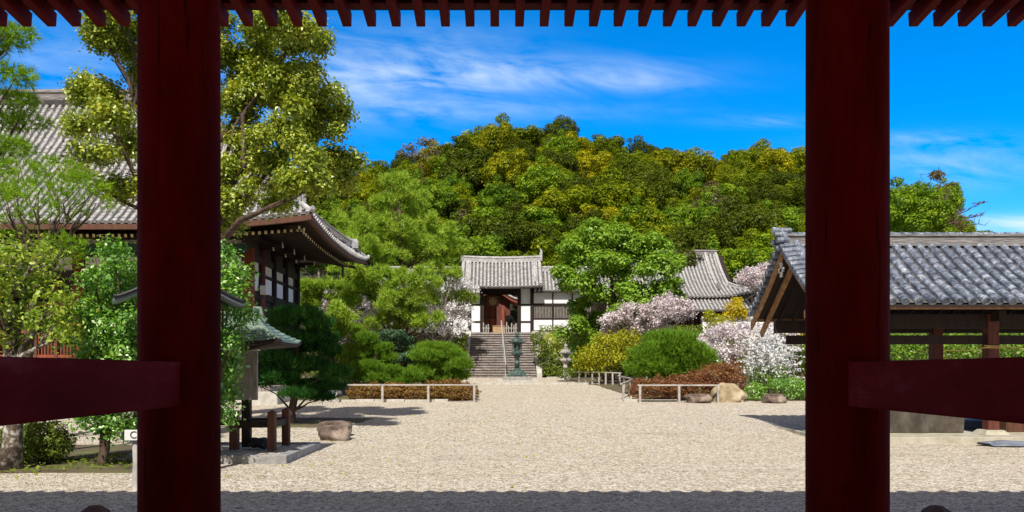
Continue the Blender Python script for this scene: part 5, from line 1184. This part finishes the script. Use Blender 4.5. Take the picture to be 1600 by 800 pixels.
# --- white spiraea: arching plumes
sp_ = thing('spiraea_bush', (X(1200, 34.5), 34.5, G(0, 34.5)), 'large bush of arching white flower plumes left of the right column', 'shrub')
rg = np.random.default_rng(5); Vs = []; m = MB(); cxp, dp = X(1200, 34.5), 34.5; g = G(0, 34.5)
for k in range(340):
    a = rg.random() * 6.283; reach = rg.uniform(.2, 1.65); hh = rg.uniform(1.0, 3.25) * (1.08 - .26 * reach)
    b0x, b0y = cxp + rg.normal() * .35, dp + rg.normal() * .3; P = []
    for t in np.linspace(0, 1, 9):
        P.append((b0x + math.cos(a) * reach * t ** 1.5, b0y + math.sin(a) * reach * .8 * t ** 1.5, g + hh * math.sin(min(1.75, t * 2.0)) * 1.0))
    if k % 5 == 0: m.tube(P, [.012] * 9, 3)
    for q in range(34):
        t = .28 + .72 * rg.random(); i = t * 8; i0 = min(7, int(i)); f = i - i0
        Vs.append([P[i0][j] * (1 - f) + P[i0 + 1][j] * f + rg.normal() * .02 for j in range(3)])
m.build('stem', MT['greybark'], sp_)
Pn = np.array(Vs); n = len(Pn); nr = unit(rg.normal(size=(n, 3)) + np.array([0, -.3, .8])); t = unit(np.cross(nr, rg.normal(size=(n, 3)))); b = np.cross(nr, t); s = (.075 * (.6 + .8 * rg.random(n)))[:, None]
V = np.empty((n, 4, 3)); V[:, 0] = Pn - t * s * .5; V[:, 2] = Pn + t * s * .5; V[:, 1] = Pn + b * s * .4; V[:, 3] = Pn - b * s * .4
npmesh('flowers', V.reshape(-1, 3), np.arange(4 * n).reshape(-1, 4), LF['spirea'], sp_)
V, Fq = leaves([((cxp, dp, g + .8), (1.1, .9, .75), 1)], 4200, .09, aspect=.35, shell=(.2, 1)); npmesh('foliage', V, Fq, LF['fresh'], sp_)
# pale dead limbs above the spiraea
dd_ = 37.5; t = thing('pollarded_stump', (X(1175, dd_), dd_, G(0, dd_)), 'pale bare pollarded trunk sticking up behind the white plumes', 'dead tree')
m = MB(); b_ = Vector((X(1176, dd_), dd_, G(0, dd_) - .05)); f_ = Vector((X(1174, dd_), dd_, Z(530, dd_)))
m.tube(wiggle(b_, f_, 4, .03, 3), [.16, .14, .13, .13, .15], 8)
for q, (px, py) in enumerate(((1150, 520), (1162, 516), (1190, 518), (1205, 524), (1180, 512))):
    m.tube(wiggle(f_, (X(px, dd_), dd_ + R_.uniform(-.3, .3), Z(py, dd_)), 4, .08, q), [.10, .07, .05, .035, .015], 6)
m.build('trunk', MT['palestone'], t)
# --- green hedge seen through the pavilion, and planting between
bush('tall_hedge', 'tall bright green hedge seen through the open pavilion', 'hedge', 40, [(x, 545, 34, 34) for x in range(1290, 1680, 32)], 'fresh', 110, base=1480, n=22000, size=.13, shell=(.55, 1.03))
bush('hedge', 'clipped green hedge behind the pavilion gable, left of the right column', 'hedge', 42, [(x, 560, 26, 26) for x in range(1225, 1300, 24)], 'fresh', 111, n=7000, size=.12)
# bank planting: low cover as ground stuff
def bankcover(name, x0, x1, leaf, n, world):
    P = np.stack([RN.uniform(x0, x1, n), RN.uniform(52.0, 58.2, n), np.zeros(n)], 1); P[:, 2] = [G(a, b) + R_.uniform(.05, .6) for a, b in P[:, :2]]
    nr = unit(RN.normal(size=(n, 3)) * .6 + np.array([0, -.4, .8])); t = unit(np.cross(nr, RN.normal(size=(n, 3)))); b = np.cross(nr, t); s = .16
    V = np.empty((n, 4, 3)); V[:, 0] = P - t * s * .5; V[:, 2] = P + t * s * .5; V[:, 1] = P + b * s * .3; V[:, 3] = P - b * s * .3
    return tag(npmesh(name, V.reshape(-1, 3), np.arange(4 * n).reshape(-1, 4), LF[leaf], None, world), kind='stuff')
bankcover('ground_cover', -14, -2.5, 'azalea', 9000, (-8, 55, 3)); bankcover('ground_cover', 2.9, 24, 'azalea', 15000, (13, 55, 3))

# ------------------------------------------------------------------ wooded hill
def hill_proto(leaf, R, Hh, seed, n=14000, size=.195, tall=False, conif=False):
    rg = random.Random(seed); np_ = []
    th = 4.2 if tall else 3.2
    lo = dome_lobes((0, 0, th + Hh * .55), R, Hh, 30, R * .25, rg)
    if conif: lo = [((math.cos(i * 2.4) * R * .55 * (1 - i / 26), math.sin(i * 2.4) * R * .55 * (1 - i / 26), th * .5 + Hh * 1.9 * i / 26), (R * .36 * (1.05 - i / 30), R * .36 * (1.05 - i / 30), R * .22), 1) for i in range(26)]
    t = thing('hill_tree', (0, 0, 0), 'x', 'tree'); 
    m = MB(); limbs(m, (0, 0, -1.0), (rg.uniform(-.3, .3), rg.uniform(-.3, .3), th + Hh * .4), lo[:-1], .2, seed, every=4)
    a = m.build('trunk', MT['greybark'], t, smooth=True)
    V, Fq = leaves(lo, n, size, aspect=.7, out=1.3, rnd=.75, up=.75, shell=(.62, 1.05), sv=.4)
    b = npmesh('crown', V, Fq, LF[leaf], t); return t, [a, b]
KINDS = {
 'olive': ('hill_olive', 'olive-green rounded crown in the wood covering the hill', [hill_proto('hill_olive', 3.6, 3.0, 201), hill_proto('hill_olive', 3.1, 2.8, 202)]),
 'yellow': ('hill_yellow', 'golden-olive crown in new leaf in the wood covering the hill', [hill_proto('hill_yellow', 3.4, 2.8, 203), hill_proto('hill_yellow', 3.0, 2.9, 204)]),
 'dark': ('hill_dark', 'dark evergreen crown in the wood covering the hill', [hill_proto('hill_dark', 3.5, 3.4, 205, tall=True), hill_proto('hill_dark', 3.0, 3.0, 206)]),
 'green': ('hill_green', 'bright green leafy crown at the foot of the wooded hill', [hill_proto('hill_green', 3.2, 3.4, 207, tall=True), hill_proto('hill_green', 2.9, 3.2, 208)]),
 'conifer': ('hill_green', 'pointed green conifer at the foot of the wooded hill', [hill_proto('hill_green', 3.0, 3.4, 209, conif=True)]),
 'grey': ('hill_grey', 'dull brown thin-leaved crown in the wood covering the hill', [hill_proto('hill_grey', 2.8, 3.0, 210, n=2600)]),
}
used = set(); rg = random.Random(77); cnt = 0; y = 71.0
def put(kind, x, y, s, label=None, squash=1.0, grp=True):
    leaf, lab, protos = KINDS[kind]; i = rg.randrange(len(protos)); root, ch = protos[i]; key = (kind, i)
    loc = (x, y, HILL(x, y) - .3); rzv = rg.uniform(0, 6.28)
    if key in used: r = copy_tree(root, ch, loc, rzv, (s, s, s * squash))
    else: used.add(key); r = root; r.location = loc; r.rotation_euler = (0, 0, rzv); r.scale = (s, s, s * squash)
    r['label'] = label or lab
    if grp: r['group'] = lab.split(' in ')[0].split(' at ')[0] + 's on the wooded hill'
    elif 'group' in r: del r['group']
    return r
while y < 158:
    f = (y - 68) / 82; stp = 4.9 + 1.0 * f
    x = X(478, y) + rg.uniform(0, stp)
    while x < X(1530, y):
        px = CX + F * x / y; xx, yy = x + rg.uniform(-1, 1), y + rg.uniform(-1.5, 1.5)
        hidden = (px > 1272 and px < 1375) or (px > 1375 and f < .5)
        if not hidden and HILL(xx, yy) > 4:
            r_ = rg.random()
            if f < .22: k = 'green' if r_ < .45 else 'dark' if r_ < .75 else 'conifer' if r_ < .87 else 'olive'
            elif f < .5: k = 'green' if r_ < .28 else 'dark' if r_ < .55 else 'olive' if r_ < .84 else 'yellow' if r_ < .97 else 'grey'
            elif f < .85: k = 'dark' if r_ < .25 else 'green' if r_ < .33 else 'olive' if r_ < .70 else 'yellow' if r_ < .98 else 'grey'
            else: k = 'dark' if r_ < .3 else 'olive' if r_ < .88 else 'yellow'
            if px > 1385: k = 'green' if r_ < .5 else 'olive'
            s = rg.uniform(.68, 1.02) * (1 + .2 * f)
            put(k, xx, yy, s, squash=rg.uniform(.85, 1.25)); cnt += 1
        x += stp * rg.uniform(.85, 1.25)
    y += stp * .95
print('hill trees', cnt)
def special(kind, px, py_top, d, s, label, squash=1):
    x = X(px, d); r = put(kind, x, d, 1, label, 1, False); top = TOPZ[r.name.split('.')[0] and kind]
    sz = (Z(py_top, d) - HILL(x, d) + .3) / top; sx_ = s * d / F / 6.4; r.scale = (sx_, sx_, sz); return r
TOPZ = {k: max(v.co.z for v in v_[2][0][1][1].data.vertices) for k, v_ in KINDS.items()}
special('dark', 735, 196, 118, 92, 'largest dark tree standing above the others on the left shoulder of the hill')
special('dark', 1182, 235, 146, 66, 'dark round crown standing up on the skyline left of the right column')
special('green', 1094, 298, 84, 80, 'tall bright green tree at the foot of the hill above the side hall roof')
special('olive', 882, 268, 92, 98, 'broad olive-green domed tree at the foot of the hill above the gatehouse')
special('dark', 1005, 262, 97, 88, 'dark domed tree with shadowed trunks on the lower hill above the round garden tree')
# snag with a ball of twigs behind the pavilion
for nm, lab, d, base, top, L_, lf, n_ in (
  ('thin_pine', 'thin open-crowned tree on the left shoulder of the hill with sky showing through', 122, 660, 262, [(640, 232, 16, 8), (665, 222, 18, 8), (652, 245, 20, 7), (678, 238, 14, 8), (630, 242, 12, 5)], 'hill_grey', 1500),
  ('ragged_pine', 'ragged brown-green tree with bare side branches on the skyline behind the pavilion', 62, 1455, 330, [(1458, 320, 22, 14), (1450, 345, 30, 18), (1472, 345, 22, 14), (1440, 325, 16, 10), (1464, 274, 12, 8, 3), (1490, 356, 16, 8)], 'hill_grey', 5200)):
    lo = pts_lobes(d, L_, .8, 5); bx = X(base, d)
    t = thing(nm, (bx, d, max(4.3, HILL(bx, d)) - .5), lab, 'tree'); m = MB(); limbs(m, (bx, d, max(4.3, HILL(bx, d)) - .5), (bx, d, Z(top, d)), lo, .22, 5, twigs=2)
    if nm == 'ragged_pine':
        s0 = Vector((X(1468, d), d, Z(350, d)))
        for q, (px, py) in enumerate(((1497, 284), (1530, 318), (1533, 335), (1545, 350), (1440, 272), (1512, 325), (1520, 345), (1478, 290), (1464, 268))):
            e = (X(px, d), d + R_.uniform(-.8, .8), Z(py, d)); w_ = wiggle(s0, e, 5, .07, q + 3); m.tube(w_, [.10, .08, .06, .045, .03, .015], 5)
            for h in range(7):
                b_ = w_[2 + h % 4]; m.tube([b_, b_ + Vector((R_.uniform(-.2, .9), R_.uniform(-.4, .4), R_.uniform(-.1, .6)))], [.025, .006], 4)
            if q in (0, 1, 2, 5): lo += [((e[0] - .5, e[1], e[2] - .1), (.6, .3, .16), .5), ((e[0], e[1], e[2]), (.3, .3, .12), .4)]
    m.build('trunk', MT['bark'], t); V, Fq = leaves(lo, n_, .16 if d < 100 else .3, aspect=.5, shell=(.1, 1)); npmesh('crown', V, Fq, LF[lf], t)
for px, py, d, s in ((1408, 318, 64, .9), (1432, 330, 60, .75), (1480, 350, 70, .7)):
    x = X(px, d); k = 'green' if px < 1450 else 'olive'
    leaf, lab, protos = KINDS[k]; root, ch = protos[0]
    r = copy_tree(root, ch, (x, d, Z(py, d) - 7.2 * s), px, s); r['label'] = {1408: 'bright green tree rising above the pavilion ridge next to the right column', 1432: 'green tree left of the ragged brown-green tree above the pavilion ridge', 1480: 'olive tree low behind the ragged brown-green tree'}[px]
    if 'group' in r: del r['group']
for k, (leaf, lab, protos) in KINDS.items():
    for i, (root, ch) in enumerate(protos):
        if (k, i) not in used:
            for c in ch: bpy.data.objects.remove(c)
            bpy.data.objects.remove(root)
